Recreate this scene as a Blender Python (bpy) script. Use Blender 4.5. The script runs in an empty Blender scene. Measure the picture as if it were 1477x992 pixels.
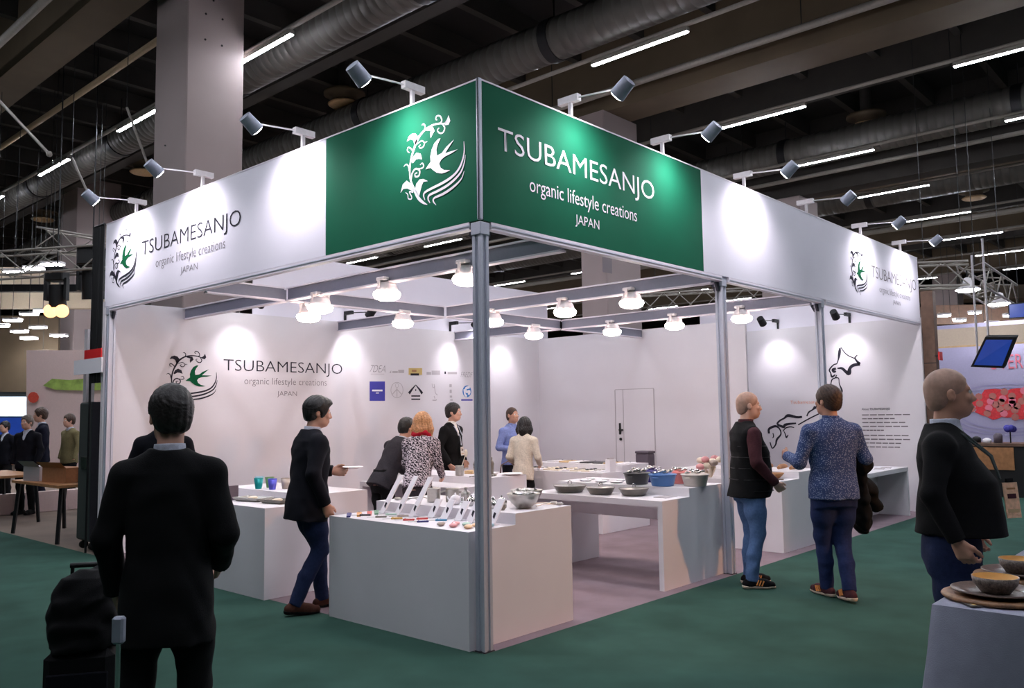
import bpy, bmesh, math, random
import numpy as np
from mathutils import Vector, Matrix
random.seed(7); rng = np.random.default_rng(7)
SC = bpy.context.scene
COL = SC.collection
R = math.radians
# ------------------------------------------------------------------ camera, world, exposure
CAM = dict(f=1203.6, yaw=R(42.2), pitch=R(4.81), roll=R(-0.81), loc=Vector((-4.11, -4.01, 1.6)))
def cam_axes():
    y, p, r = CAM['yaw'], CAM['pitch'], CAM['roll']
    fw = Vector((math.cos(y)*math.cos(p), math.sin(y)*math.cos(p), math.sin(p)))
    ri = Vector((math.sin(y), -math.cos(y), 0)); up = ri.cross(fw)
    return ri*math.cos(r)+up*math.sin(r), -ri*math.sin(r)+up*math.cos(r), fw
cd = bpy.data.cameras.new('camera'); cam = bpy.data.objects.new('camera', cd); COL.objects.link(cam)
cd.sensor_width = 36; cd.sensor_fit = 'HORIZONTAL'; cd.lens = CAM['f']/1477*36; cd.clip_end = 200; cd.clip_start = .05
_r, _u, _f = cam_axes()
cam.matrix_world = Matrix(((_r.x, _u.x, -_f.x, CAM['loc'].x), (_r.y, _u.y, -_f.y, CAM['loc'].y), (_r.z, _u.z, -_f.z, CAM['loc'].z), (0, 0, 0, 1)))
SC.camera = cam
w = bpy.data.worlds.new('world'); SC.world = w; w.use_nodes = True
w.node_tree.nodes['Background'].inputs[0].default_value = (.75, .8, 1, 1)
w.node_tree.nodes['Background'].inputs[1].default_value = .02
vs = SC.view_settings; vs.view_transform = 'Standard'; vs.look = 'None'; vs.gamma = 1; vs.exposure = 1.12; vs.use_curve_mapping = False
def ray(u, v):
    return _f + _r*((u-738.5)/CAM['f']) - _u*((v-496)/CAM['f'])
def onz(u, v, z): d = ray(u, v); return CAM['loc'] + d*((z-CAM['loc'].z)/d.z)
def onx(u, v, x): d = ray(u, v); return CAM['loc'] + d*((x-CAM['loc'].x)/d.x)
def ony(u, v, y): d = ray(u, v); return CAM['loc'] + d*((y-CAM['loc'].y)/d.y)
# ------------------------------------------------------------------ materials
M = {}
def lin(c):
    return tuple(((x/255)/12.92 if x/255 <= .04045 else ((x/255+.055)/1.055)**2.4) for x in c)
def mat(name, rgb, rough=.6, metal=0., var=.06, scale=30., bump=0., bscale=200., emit=0., srgb=True, spec=.5, alpha=1., coat=0.):
    m = bpy.data.materials.new(name); m.use_nodes = True; nt = m.node_tree; N = nt.nodes; L = nt.links
    b = N['Principled BSDF']; c = lin(rgb) if srgb else rgb
    b.inputs['Roughness'].default_value = rough; b.inputs['Metallic'].default_value = metal
    b.inputs['Specular IOR Level'].default_value = spec
    if coat: b.inputs['Coat Weight'].default_value = coat
    tc = N.new('ShaderNodeTexCoord')
    if var > 0:
        n = N.new('ShaderNodeTexNoise'); n.inputs['Scale'].default_value = scale; n.inputs['Detail'].default_value = 3
        L.new(tc.outputs['Object'], n.inputs['Vector'])
        cr = N.new('ShaderNodeValToRGB'); L.new(n.outputs['Fac'], cr.inputs['Fac'])
        cr.color_ramp.elements[0].position = .3; cr.color_ramp.elements[1].position = .7
        cr.color_ramp.elements[0].color = tuple(x*(1-var) for x in c)+(1,)
        cr.color_ramp.elements[1].color = tuple(min(1, x*(1+var)) for x in c)+(1,)
        L.new(cr.outputs['Color'], b.inputs['Base Color'])
    else:
        b.inputs['Base Color'].default_value = c+(1,)
    if bump > 0:
        n2 = N.new('ShaderNodeTexNoise'); n2.inputs['Scale'].default_value = bscale; n2.inputs['Detail'].default_value = 2
        L.new(tc.outputs['Object'], n2.inputs['Vector'])
        bp = N.new('ShaderNodeBump'); bp.inputs['Strength'].default_value = bump; bp.inputs['Distance'].default_value = .004
        L.new(n2.outputs['Fac'], bp.inputs['Height']); L.new(bp.outputs['Normal'], b.inputs['Normal'])
    if emit > 0:
        b.inputs['Emission Color'].default_value = c+(1,); b.inputs['Emission Strength'].default_value = emit
    if alpha < 1: b.inputs['Alpha'].default_value = alpha
    M[name] = m; return m
mat('panel_white', (224, 218, 221), .55, var=.012, scale=3, bump=.03, bscale=60)
mat('fascia_white', (238, 233, 242), .7, var=.01, scale=3, spec=.2)
mat('fascia_green', (18, 92, 66), .75, var=.03, scale=4, spec=.12)
mat('counter_white', (226, 222, 226), .5, var=.012, scale=4, bump=.02, bscale=80)
mat('aluminium', (196, 198, 210), .45, .2, var=.03, scale=60)
mat('alu_dark', (60, 60, 66), .5, .6)
mat('alu_light', (230, 222, 230), .45, .0, var=.02)
mat('beam_grey', (126, 126, 140), .45, .2, var=.03)
mat('hub_grey', (74, 74, 86), .5, .3)
mat('carpet_green', (54, 84, 74), .95, var=.16, scale=2.2, bump=.5, bscale=420, spec=.1)
mat('carpet_grey', (140, 123, 130), .95, var=.10, scale=3, bump=.5, bscale=420, spec=.1)
mat('hall_floor', (120, 104, 92), .8, var=.15, scale=1.5)
mat('ceiling_dark', (25, 23, 22), .9, var=.2, scale=.7)
mat('joist', (54, 50, 46), .8, var=.15, scale=2)
mat('beam_brown', (92, 78, 60), .85, var=.12, scale=1.5)
mat('duct', (88, 85, 80), .5, .3, var=.12, scale=5)
mat('pipe', (150, 144, 136), .6, .2, var=.08)
mat('pipe_tan', (160, 138, 108), .7, var=.08)
mat('column', (146, 132, 130), .85, var=.05, scale=1.2)
mat('tube_light', (238, 242, 255), emit=74, var=0)
mat('lens_flood', (255, 236, 226), emit=19, var=0)
mat('lens_spot', (250, 250, 255), emit=30, var=0)
mat('lens_off', (150, 152, 160), .2)
mat('lamp_white', (214, 208, 210), .45, .1)
mat('lamp_grey', (158, 162, 176), .45, .3)
mat('black', (12, 12, 13), .6)
mat('black_metal', (28, 28, 30), .45, .4)
mat('chrome', (205, 203, 200), .16, 1., var=.02)
mat('steel', (176, 172, 166), .28, 1., var=.05, scale=40)
mat('steel_dark', (128, 122, 115), .38, .8, var=.08)
mat('ink', (52, 50, 58), .8, var=0, spec=.06)
mat('ink_light', (128, 120, 124), .8, var=0, spec=.06)
mat('ink_green', (18, 84, 52), .8, var=0, spec=.06)
mat('print_white', (240, 236, 240), .8, var=0, spec=.06)
mat('print_orange', (226, 138, 92), .8, var=0, spec=.06)
mat('print_blue', (62, 60, 160), .6, var=0)
mat('print_skyblue', (40, 118, 190), .6, var=0)
mat('print_gold', (206, 178, 110), .6, var=0)
mat('print_faint', (186, 178, 180), .8, var=0, spec=.06)
mat('red_sign', (226, 40, 44), .5, var=.02)
mat('wood', (168, 118, 76), .6, var=.2, scale=14)
mat('wood_dark', (104, 78, 62), .6, var=.2, scale=9)
mat('wood_light', (206, 172, 128), .6, var=.12, scale=14)
# ------------------------------------------------------------------ mesh helpers
class MB:
    """collects vertices and faces of one part"""
    def __init__(s): s.v = []; s.f = []; s.sm = []
    def add(s, vs, fs, smooth=False):
        o = len(s.v); s.v += [tuple(v) for v in vs]; s.f += [tuple(i+o for i in f) for f in fs]; s.sm += [smooth]*len(fs); return s
    def box(s, x0, x1, y0, y1, z0, z1, ch=0.):
        if ch <= 0:
            v = [(x0,y0,z0),(x1,y0,z0),(x1,y1,z0),(x0,y1,z0),(x0,y0,z1),(x1,y0,z1),(x1,y1,z1),(x0,y1,z1)]
            return s.add(v, [(3,2,1,0),(4,5,6,7),(0,1,5,4),(1,2,6,5),(2,3,7,6),(3,0,4,7)])
        def ring(c, z): return [(x0+c,y0,z),(x1-c,y0,z),(x1,y0+c,z),(x1,y1-c,z),(x1-c,y1,z),(x0+c,y1,z),(x0,y1-c,z),(x0,y0+c,z)]
        def inner(z): return [(x0+ch,y0+ch,z),(x1-ch,y0+ch,z),(x1-ch,y0+ch,z),(x1-ch,y1-ch,z),(x1-ch,y1-ch,z),(x0+ch,y1-ch,z),(x0+ch,y1-ch,z),(x0+ch,y0+ch,z)]
        v = ring(ch, z0+ch)+ring(ch, z1-ch)+[(x0+ch,y0+ch,z1),(x1-ch,y0+ch,z1),(x1-ch,y1-ch,z1),(x0+ch,y1-ch,z1),(x0+ch,y0+ch,z0),(x1-ch,y0+ch,z0),(x1-ch,y1-ch,z0),(x0+ch,y1-ch,z0)]
        f = [(i,(i+1)%8,8+(i+1)%8,8+i) for i in range(8)]
        t = [16,17,18,19]; b = [20,21,22,23]
        f += [tuple(t)]+[tuple(reversed(b))]
        for k,(i,j) in enumerate(((0,1),(2,3),(4,5),(6,7))):
            n=(k+1)%4
            f += [(8+i,8+j,t[n],t[k]), (i, b[k], b[n], j)]
            f += [(8+j, 8+(j+1)%8, t[n]), (j, b[n], (j+1)%8)]
        return s.add(v, f)
    def prism(s, pts, axis, a, b):
        """polygon pts extruded along axis ('x','y','z') from a to b"""
        def P(p, t): return (t,p[0],p[1]) if axis=='x' else ((p[0],t,p[1]) if axis=='y' else (p[0],p[1],t))
        n = len(pts); v = [P(p,a) for p in pts]+[P(p,b) for p in pts]
        return s.add(v, [tuple(range(n-1,-1,-1)), tuple(range(n,2*n))]+[(i,(i+1)%n,n+(i+1)%n,n+i) for i in range(n)])
    def tube(s, p, q, r, r2=None, n=10, caps=True, smooth=True):
        p, q = Vector(p), Vector(q); d = (q-p).normalized(); r2 = r if r2 is None else r2
        a = d.orthogonal().normalized(); b = d.cross(a)
        v = [p+(a*math.cos(2*math.pi*i/n)+b*math.sin(2*math.pi*i/n))*r for i in range(n)]+[q+(a*math.cos(2*math.pi*i/n)+b*math.sin(2*math.pi*i/n))*r2 for i in range(n)]
        s.add(v, [(i,(i+1)%n,n+(i+1)%n,n+i) for i in range(n)], smooth)
        if caps: s.add(v, [tuple(range(n-1,-1,-1)), tuple(range(n,2*n))])
        return s
    def bar(s, p, q, w, h=None):
        """square bar from p to q"""
        p, q = Vector(p), Vector(q); d = (q-p).normalized(); h = h or w
        a = d.cross(Vector((0,0,1))); a = Vector((1,0,0)) if a.length < 1e-4 else a.normalized(); b = a.cross(d)
        v = [c+a*sx*w/2+b*sy*h/2 for c in (p,q) for sx,sy in ((-1,-1),(1,-1),(1,1),(-1,1))]
        return s.add(v, [(3,2,1,0),(4,5,6,7),(0,1,5,4),(1,2,6,5),(2,3,7,6),(3,0,4,7)])
    def path(s, pts, r, n=8):
        pts = [Vector(p) for p in pts]; rings = []
        rr = r if isinstance(r, (list, tuple)) else [r]*len(pts)
        a = None; o = len(s.v)
        for i, p in enumerate(pts):
            d = (pts[min(i+1,len(pts)-1)]-pts[max(i-1,0)]).normalized()
            a = d.orthogonal().normalized() if a is None else (a-d*a.dot(d)).normalized()
            b = d.cross(a)
            rings += [p+(a*math.cos(2*math.pi*k/n)+b*math.sin(2*math.pi*k/n))*rr[i] for k in range(n)]
        m = len(pts)
        f = [(i*n+k, i*n+(k+1)%n, (i+1)*n+(k+1)%n, (i+1)*n+k) for i in range(m-1) for k in range(n)]
        s.add(rings, f, True); s.add(rings, [tuple(range(n-1,-1,-1)), tuple(range((m-1)*n, m*n))]); return s
    def lathe(s, prof, c=(0,0,0), n=24, sx=1., sy=1., smooth=True):
        """profile (r,z) turned about z"""
        v = []; f = []
        for r, z in prof:
            v += [(c[0]+r*sx*math.cos(2*math.pi*k/n), c[1]+r*sy*math.sin(2*math.pi*k/n), c[2]+z) for k in range(n)]
        for i in range(len(prof)-1):
            f += [(i*n+k, i*n+(k+1)%n, (i+1)*n+(k+1)%n, (i+1)*n+k) for k in range(n)]
        return s.add(v, f, smooth)
    def ball(s, c, r, n=10, m=6, sc=(1,1,1)):
        prof = [(max(1e-4, r*math.sin(math.pi*i/m)), -r*math.cos(math.pi*i/m)) for i in range(m+1)]
        v = []; f = []
        for rr, z in prof: v += [(c[0]+rr*sc[0]*math.cos(2*math.pi*k/n), c[1]+rr*sc[1]*math.sin(2*math.pi*k/n), c[2]+z*sc[2]) for k in range(n)]
        for i in range(m): f += [(i*n+k, i*n+(k+1)%n, (i+1)*n+(k+1)%n, (i+1)*n+k) for k in range(n)]
        return s.add(v, f, True)
    def mesh(s, name, m):
        me = bpy.data.meshes.new(name); me.from_pydata([tuple(v) for v in s.v], [], s.f); me.update()
        if any(s.sm): me.polygons.foreach_set('use_smooth', s.sm)
        me.materials.append(M[m] if isinstance(m, str) else m); return me
    def build(s, name, m, parent=None, loc=None, rot=None):
        return link(name, s.mesh(name, m), parent, loc, rot)
def link(name, me, parent=None, loc=None, rot=None):
    o = bpy.data.objects.new(name, me); COL.objects.link(o)
    if parent is not None: o.parent = parent
    if loc is not None: o.location = loc
    if rot is not None: o.rotation_euler = rot
    return o
def tag(o, label=None, cat=None, group=None, kind=None):
    if label: o['label'] = label
    if cat: o['category'] = cat
    if group: o['group'] = group
    if kind: o['kind'] = kind
    return o
def thing(name, label, cat, loc=(0,0,0), rz=0., group=None):
    o = bpy.data.objects.new(name, None); COL.objects.link(o); o.location = loc; o.rotation_euler = (0,0,rz); o.empty_display_size = .1
    return tag(o, label, cat, group)
def struct(name, mb, m, parent=None, label=None):
    o = mb.build(name, m, parent); o['kind'] = 'structure'
    if label: o['label'] = label
    return o
def copy_tree(o, parent=None):
    c = o.copy(); COL.objects.link(c)
    if parent is not None: c.parent = parent
    for ch in o.children: copy_tree(ch, c)
    return c
def catmull(P, per=6):
    P = np.array(P, float)
    if len(P) < 3: return P
    Q = np.vstack([2*P[0]-P[1], P, 2*P[-1]-P[-2]]); out = []
    for i in range(1, len(Q)-2):
        for t in np.linspace(0, 1, per, endpoint=False):
            a, b, c, d = Q[i-1], Q[i], Q[i+1], Q[i+2]
            out.append(.5*(2*b+(c-a)*t+(2*a-5*b+4*c-d)*t*t+(3*b-a-3*c+d)*t**3))
    out.append(P[-1]); return np.array(out)
def spot(parent, loc, target, power, angle=60, blend=.5, color=(1,1,1), size=.04):
    ld = bpy.data.lights.new('lamp_light', 'SPOT'); ld.energy = power; ld.spot_size = R(angle); ld.spot_blend = blend; ld.color = color; ld.shadow_soft_size = size
    o = bpy.data.objects.new('lamp_light', ld); COL.objects.link(o); o.parent = parent; o.location = loc
    o.rotation_euler = (Vector(target)-Vector(loc)).to_track_quat('-Z', 'Y').to_euler(); return o
# ------------------------------------------------------------------ booth dimensions (metres)
LX, LY, HB, HT, HW, XS = 9.87, 6.34, 2.96, 3.98, 3.03, 8.06
# ------------------------------------------------------------------ setting
struct('floor', MB().box(-16, 60, -16, 60, -.25, -.005), 'hall_floor')
mb = MB(); mb.box(-15.5, -.0, -15.5, 40, -.005, .003); mb.box(0, 40, -15.5, 0, -.005, .003)
struct('floor_aisle_carpet', mb, 'carpet_green', label='dark green aisle carpet')
struct('floor_stand_carpet', MB().box(.001, LX+.3, .001, LY, -.005, .003), 'carpet_grey', label='grey mauve carpet of the stand')
ceil = struct('ceiling', MB().box(-16, 60, -16, 60, 8.8, 9.0), 'ceiling_dark')
jm = MB().box(-16, 60, -.07, .07, 8.42, 8.8).mesh('joist', 'joist')
for i in range(34):
    o = link('joist', jm, ceil, (0, -6+1.45*i, 0)); 
struct('wall_far_x', MB().box(60, 60.3, -16, 60, -.25, 9), 'ceiling_dark')
struct('wall_far_y', MB().box(-16, 60, 60, 60.3, -.25, 9), 'ceiling_dark')
struct('wall_near_x', MB().box(-16.3, -16, -16, 60, -.25, 9), 'ceiling_dark')
struct('wall_near_y', MB().box(-16, 60, -16.3, -16, -.25, 9), 'ceiling_dark')
for k, (xa, xb, z) in enumerate(((.42, 1.0, 7.62), (8.55, 9.35, 7.3), (18.6, 19.3, 7.6), (27.5, 28.2, 7.6), (36.5, 37.2, 7.6), (-8.5, -7.9, 7.6))):
    struct('ceiling_beam', MB().box(xa, xb, -16, 60, z, 8.8), 'beam_brown')
struct('ceiling_beam', MB().box(4.55, 4.85, -16, 60, 8.1, 8.8), 'joist')
struct('ceiling_beam', MB().box(16.0, 16.5, -16, 60, 6.95, 8.8), 'joist')
for x in (12.4, 22.8, 26.0, 31.5): struct('ceiling_beam', MB().box(x, x+.3, -16, 60, 8.0, 8.8), 'joist')
# ventilation ducts
def duct(x, z, r, label):
    t = thing('ventilation_duct', label, 'duct', (x, 0, z), 0, 'spiral ducts under the hall ceiling')
    prof = []; d = MB(); n = 20; y = -12.
    ys = []
    while y < 45:
        ys += [(y, r), (y+.13, r), (y+.14, r*.975), (y+.16, r*.975)]; y += .17
    v = []; f = []
    for (yy, rr) in ys: v += [(rr*math.cos(2*math.pi*k/n), yy, rr*math.sin(2*math.pi*k/n)) for k in range(n)]
    for i in range(len(ys)-1): f += [(i*n+k, i*n+(k+1)%n, (i+1)*n+(k+1)%n, (i+1)*n+k) for k in range(n)]
    d.add(v, f, True); d.build('pipe', 'duct', t)
    cm = MB().tube((0,-.09,0), (0,.09,0), r*1.06, n=24).mesh('collar', 'black_metal')
    hm_ = MB().bar((0,0,r), (0,0,8.415-z), .02).mesh('hanger', 'black_metal')
    for i in range(9):
        link('collar', cm, t, (0, -5.5+4.8*i, 0)); link('hanger', hm_, t, (0, -5.5+4.8*i, 0))
    return t
duct(3.15, 7.5, .32, 'grey spiral ventilation duct above the round white column')['label'] = 'grey spiral ventilation duct beside the ceiling light row over the stand corner'
duct(5.95, 7.55, .33, 'grey spiral ventilation duct crossing above the green corner panels')
duct(14.6, 7.6, .36, 'dark spiral ventilation duct beyond the stand, nearest the round ceiling diffuser')
duct(20.2, 7.7, .36, 'dark spiral ventilation duct far behind the white fascia end')
# pipes
def pipe(x, z, r, m, label, ya=-12, yb=45):
    t = thing('ceiling_pipe', label, 'pipe', (x, 0, z)); MB().tube((0, ya, 0), (0, yb, 0), r, n=10).build('pipe', m, t)
    hmesh = MB().bar((0,0,r), (0,0,8.415-z), .012).mesh('hanger', 'black_metal')
    for i in range(8): link('hanger', hmesh, t, (0, ya+3+i*5, 0))
pipe(-.11, 7.5, .06, 'pipe', 'pale straight pipe under the brown ceiling beam by the left column')
pipe(1.55, 7.5, .055, 'pipe_tan', 'tan straight pipe running behind the white left column', 8.0)
pipe(8.2, 7.5, .06, 'pipe', 'pale pipe running above the middle column')
pipe(16.9, 7.4, .08, 'pipe', 'grey pipe beyond the map wall, between two ceiling light rows')
pipe(15.3, 7.2, .05, 'pipe', 'thin grey pipe next to the far ceiling duct')
pipe(23.0, 7.2, .08, 'pipe', 'thick grey pipe far behind the wooden pillar')
# linear ceiling lights
ROWS = [2.27, 6.1, 10.15, 13.6, 17.4, 21.2, 24.9, 28.8, 33.0, -1.6, -5.5]
hous = MB().box(-.035, .035, 0, 1.7, .012, .075).mesh('housing', 'pipe'); tubm = MB().box(-.028, .028, .01, 1.69, 0, .02).mesh('tube', 'tube_light')
wire = MB().bar((0,.3,.075), (0,.3,1.8), .012).mesh('hanger', 'black_metal')
rowword = ['over the stand corner', 'over the green panels', 'above the middle column', 'just beyond the map wall', 'second row beyond the map wall', 'third row beyond the map wall', 'fourth row beyond the map wall', 'fifth row beyond the map wall', 'farthest row from the stand', 'over the green aisle beside the stand', 'over the aisle behind the suited man']
for ri_, x in enumerate(ROWS):
    MB().tube((x, -10, 7.1), (x, 40, 7.1), .035, n=8).build('light_rail', 'pipe')
    tag(COL.objects[-1], 'thin grey mounting rail of the light row '+rowword[ri_], 'rail', 'ceiling light rails')
    for n in range(-2, 7):
        y = 1.78+4.1*n
        if ri_ in (9, 10) and n > 2: continue
        t = thing('strip_light', 'lit white linear ceiling light on the rail '+rowword[ri_], 'light', (x, y, 6.98), 0, 'linear hall lights '+rowword[ri_])
        link('housing', hous, t); link('tube', tubm, t)
# round air diffusers
dz = 7.9
for (u, v, s, lab) in ((497, 153, 1., 'round beige ceiling diffuser above the left green panel'), (1250, 183, 1., 'round beige ceiling diffuser beside the dark spiral duct'), (1405, 287, 1., 'round beige ceiling diffuser above the far light rows'), (207, 250, 1., 'round beige ceiling diffuser by the left column foot of view'), (62, 318, 1., 'round beige ceiling diffuser above the lighting truss')):
    p = onz(u, v, dz); t = thing('ceiling_diffuser', lab.replace(' by the left column foot of view', ' left of the tall white column'), 'vent', p, 0, 'round ceiling diffusers')
    MB().lathe([(.01,.0),(.3,.0),(.34,.03),(.3,.06),(.01,.06)], n=24).build('plate', 'wood_light', t)
    MB().lathe([(.22,.06),(.26,.2),(.42,.22),(.42,.27),(.01,.27)], n=24).build('collar', 'beam_brown', t)
    MB().tube((0,0,.27), (0,0,.9), .12).build('neck', 'joist', t)
# columns
def column(name, x0, x1, y0, y1, label, top=8.42):
    o = struct(name, MB().box(x0, x1, y0, y1, 0, top, .015), 'column', label=label); return o
cl = column('column_1', 1.24, 2.11, 6.9, 7.88, 'tall square white concrete column behind the logo wall')
for (u, v) in ((297, 20), (321, 28), (296, 57), (320, 66), (308, 1), (238, 210)):
    p = ony(u, v, 6.898); MB().tube(p, p+Vector((0,-.006,0)), .016 if v < 100 else .012, n=8).build('bolt_hole', 'black', cl)
c2 = column('column_2', 8.42, 9.55, 4.95, 5.55, 'white concrete column rising out of the storage room', 7.3)
ang = lambda u, d: CAM['loc']+ray(u, 500)*d
p = ang(1163, 20.5); column('column_3', p.x, p.x+1.1, p.y, p.y+1.1, 'distant white column beyond the map wall', 6.95)
p = ang(1385, 37); column('column_4', p.x, p.x+1.0, p.y, p.y+1.0, 'distant white column above the neighbouring stand')
p = ang(105, 23); column('column_5', p.x, p.x+1.2, p.y, p.y+1.2, 'distant column behind the neighbouring cafe area')
# ------------------------------------------------------------------ stand walls
wb = struct('wall_back', MB().box(-.0, LX+.06, LY, LY+.06, 0, HW), 'panel_white', label='white stand wall with swallow emblem, TSUBAMESANJO lettering and partner logos')
wr = struct('wall_right', MB().box(LX, LX+.06, .0, LY, 0, HW), 'panel_white', label='white stand wall printed with an ink outline map of Japan')
ws = struct('wall_storage', MB().box(XS, XS+.05, 2.06, LY, 0, HW), 'panel_white', label='plain white storage room wall with a door')
MB().box(LX-.012, LX, .0, 2.0, 0.003, .1).build('baseboard_right', 'panel_white')['kind'] = 'structure'
for nm, b_, lb in (('fascia_panel', (2.0, 8.4, LY+.046, LY+.06, HW, 3.94), 'plain white upper panel above the partner logos'), ('fascia_panel', (LX+.046, LX+.06, .2, 3.9, HW, 3.52), 'plain beige upper panel above the map wall')):
    tag(MB().box(*b_).build(nm, 'fascia_white'), lb, 'panel')
# door
dr = struct('door_1', MB().box(XS-.012, XS, 3.78, 4.57, .02, 2.0), 'panel_white', label='white flush storage room door')
for (ya, yb, za, zb) in ((4.565, 4.58, .02, 2.0), (4.40, 4.41, .02, 2.0), (3.77, 3.78, .02, 2.0), (3.78, 4.57, 2.0, 2.012)):
    MB().box(XS-.016, XS-.002, ya, yb, za, zb).build('door_frame', 'print_faint', dr)
MB().box(XS-.03, XS-.012, 4.46, 4.5, 1.22, 1.42, .006).bar((XS-.05, 4.48, 1.3), (XS-.05, 4.40, 1.3), .025).tube((XS-.05,4.48,1.3),(XS-.01,4.48,1.3),.012).build('handle', 'black', dr)
MB().tube((XS-.03,4.47,1.14), (XS-.01,4.47,1.14), .025).build('lock', 'black', dr)
# ------------------------------------------------------------------ printing helpers
def flat(parent, name, polys, m, org, right, up, off=.003):
    """2-D polygons (lists of (a,b)) as thin raised print on a plane"""
    from mathutils.geometry import tessellate_polygon
    org, right, up = Vector(org), Vector(right), Vector(up); nrm = right.cross(up)
    b = MB()
    for P in polys:
        t = tessellate_polygon([[Vector((a, c, 0)) for a, c in P]])
        v = [org+right*a+up*c+nrm*off for a, c in P]
        f = []
        for i, j, k in t:
            n = (v[j]-v[i]).cross(v[k]-v[i]); f.append((i, j, k) if n.dot(nrm) > 0 else (i, k, j))
        b.add(v, f)
    return b.build(name, m, parent)
def stroke(P, W, per=6):
    """outline polygon quads of a stroke with widths"""
    D = catmull(np.column_stack([np.array(P, float), np.array(W if hasattr(W, '__len__') else [W]*len(P), float)]), per)
    out = []; L_ = []; R_ = []
    for i in range(len(D)):
        t = D[min(i+1, len(D)-1), :2]-D[max(i-1, 0), :2]; t /= max(1e-9, np.hypot(*t)); n = np.array([-t[1], t[0]]); w_ = max(D[i, 2], 1e-4)/2
        L_.append(D[i, :2]+n*w_); R_.append(D[i, :2]-n*w_)
    for i in range(len(D)-1): out.append([tuple(L_[i]), tuple(R_[i]), tuple(R_[i+1]), tuple(L_[i+1])])
    return out
def lettering(parent, txt, rect, m, org, right, up, off=.004, thin=0., shear=0., name='lettering'):
    cu = bpy.data.curves.new('txt', 'FONT'); cu.body = txt; cu.offset = thin; cu.shear = shear; cu.resolution_u = 3
    o = bpy.data.objects.new('txt', cu); COL.objects.link(o)
    dg = bpy.context.evaluated_depsgraph_get(); me = bpy.data.meshes.new_from_object(o.evaluated_get(dg)); bpy.data.objects.remove(o)
    n = len(me.vertices); co = np.zeros(n*3); me.vertices.foreach_get('co', co); co = co.reshape(-1, 3)
    lo, hi = co.min(0), co.max(0); a0, a1, b0, b1 = rect
    A = a0+(co[:, 0]-lo[0])/(hi[0]-lo[0])*(a1-a0); B = b0+(co[:, 1]-lo[1])/(hi[1]-lo[1])*(b1-b0)
    org, right, up = np.array(org, float), np.array(right, float), np.array(up, float); nr = np.cross(right, up)
    me.vertices.foreach_set('co', (org+A[:, None]*right+B[:, None]*up+nr*off).ravel()); me.update()
    me.materials.clear(); me.materials.append(M[m]); return link(name, me, parent)
# emblem traced once, in units of its height, centred
def _tr(P): 
    out = []
    for X, Y in P:
        q = onx(570+X/6.2, 150+Y/6.2, 0.); out.append((-(q.y-.48)/.70, (q.z-3.475)/.70))
    return out
_S = .7*6.2*205  # zoom pixels of one emblem height, for stroke widths
def _ws(W): return [w_/880 for w_ in W]
VINE = []
for P, W in (([(290,900),(250,880),(210,840),(180,780),(150,710),(135,650),(135,560),(150,470),(175,390),(200,320),(250,250),(300,210),(350,185),(400,175),(440,175),(475,150)], [4,26,34,34,24,20,20,22,26,30,22,20,18,16,14,10]),
    ([(400,175),(420,150),(405,110),(375,108),(365,135),(378,142)], [14,14,14,13,11,9]), ([(430,185),(445,215),(430,255),(400,260),(380,235),(395,215)], [14,15,15,14,11,9]),
    ([(265,235),(270,200),(255,180),(240,190)], [16,14,13,6]), ([(195,360),(240,330),(265,345),(290,335)], [12,11,10,5]), ([(265,350),(255,380),(230,395),(215,380),(230,365)], [11,12,12,10,8]),
    ([(165,430),(145,400),(118,390),(112,420),(130,435)], [14,13,12,11,8]), ([(130,600),(120,555),(100,540),(80,560)], [18,15,12,4]),
    ([(145,680),(155,620),(185,580),(220,595),(215,640),(185,650),(180,625),(200,615)], [16,18,17,17,17,15,12,10]), ([(200,580),(240,575),(258,555),(245,530),(225,545)], [8,13,13,11,7]),
    ([(165,790),(130,785),(150,830),(145,850),(120,845),(115,810),(95,790)], [12,13,13,12,12,11,7])):
    VINE += stroke(_tr(P), _ws(W))
for P in ([(440,175),(465,140),(480,100),(495,150),(480,185),(450,190)], [(290,220),(340,205),(355,240),(335,275),(320,305),(315,270),(320,240),(280,240)],
    [(200,330),(205,290),(185,265),(155,265),(125,290),(108,335),(140,315),(165,325),(180,380)], [(150,520),(165,470),(195,435),(230,445),(243,495),(215,490),(190,495),(160,530)],
    [(170,770),(140,710),(105,685),(70,720),(50,795),(75,760),(110,755),(140,770),(165,785)], [(180,770),(190,715),(220,675),(255,670),(295,690),(255,695),(240,730),(225,790),(215,830)]):
    VINE.append(_tr(P))
BIRD = [_tr([(275,585),(300,545),(320,520),(318,470),(330,410),(355,350),(390,312),(410,308),(385,360),(372,410),(378,462),(420,440),(460,385),(530,318),(490,380),(450,440),(500,425),(565,405),(510,440),(450,470),(415,500),(398,535),(410,570),(440,590),(495,592),(460,610),(420,622),(375,615),(340,590),(320,572)])]
WAVES = []
for P, W in (([(270,860),(258,820),(270,790),(330,755),(420,710),(500,660),(560,600),(600,520),(620,430),(618,335)], [6,16,22,24,26,26,24,20,14,6]),
    ([(315,885),(298,850),(310,815),(380,780),(460,735),(530,680),(590,610),(620,530),(632,455)], [6,18,22,24,26,24,20,14,5]), ([(370,905),(345,870),(355,840),(430,805),(500,760),(560,710),(600,660),(620,600)], [6,16,20,24,24,20,12,5])):
    WAVES += stroke(_tr(P), _ws(W))
def emblem(parent, a, b, h, org, right, up, mv, mbird, ww=1.):
    sc = lambda Q: [[(a+x*h*ww, b+y*h) for x, y in P] for P in Q]
    e = flat(parent, 'emblem', sc(VINE), mv, org, right, up, .003)
    flat(e, 'emblem_bird', sc(BIRD), mbird, org, right, up, .0045); flat(e, 'emblem_waves', sc(WAVES), mv, org, right, up, .004)
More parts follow.
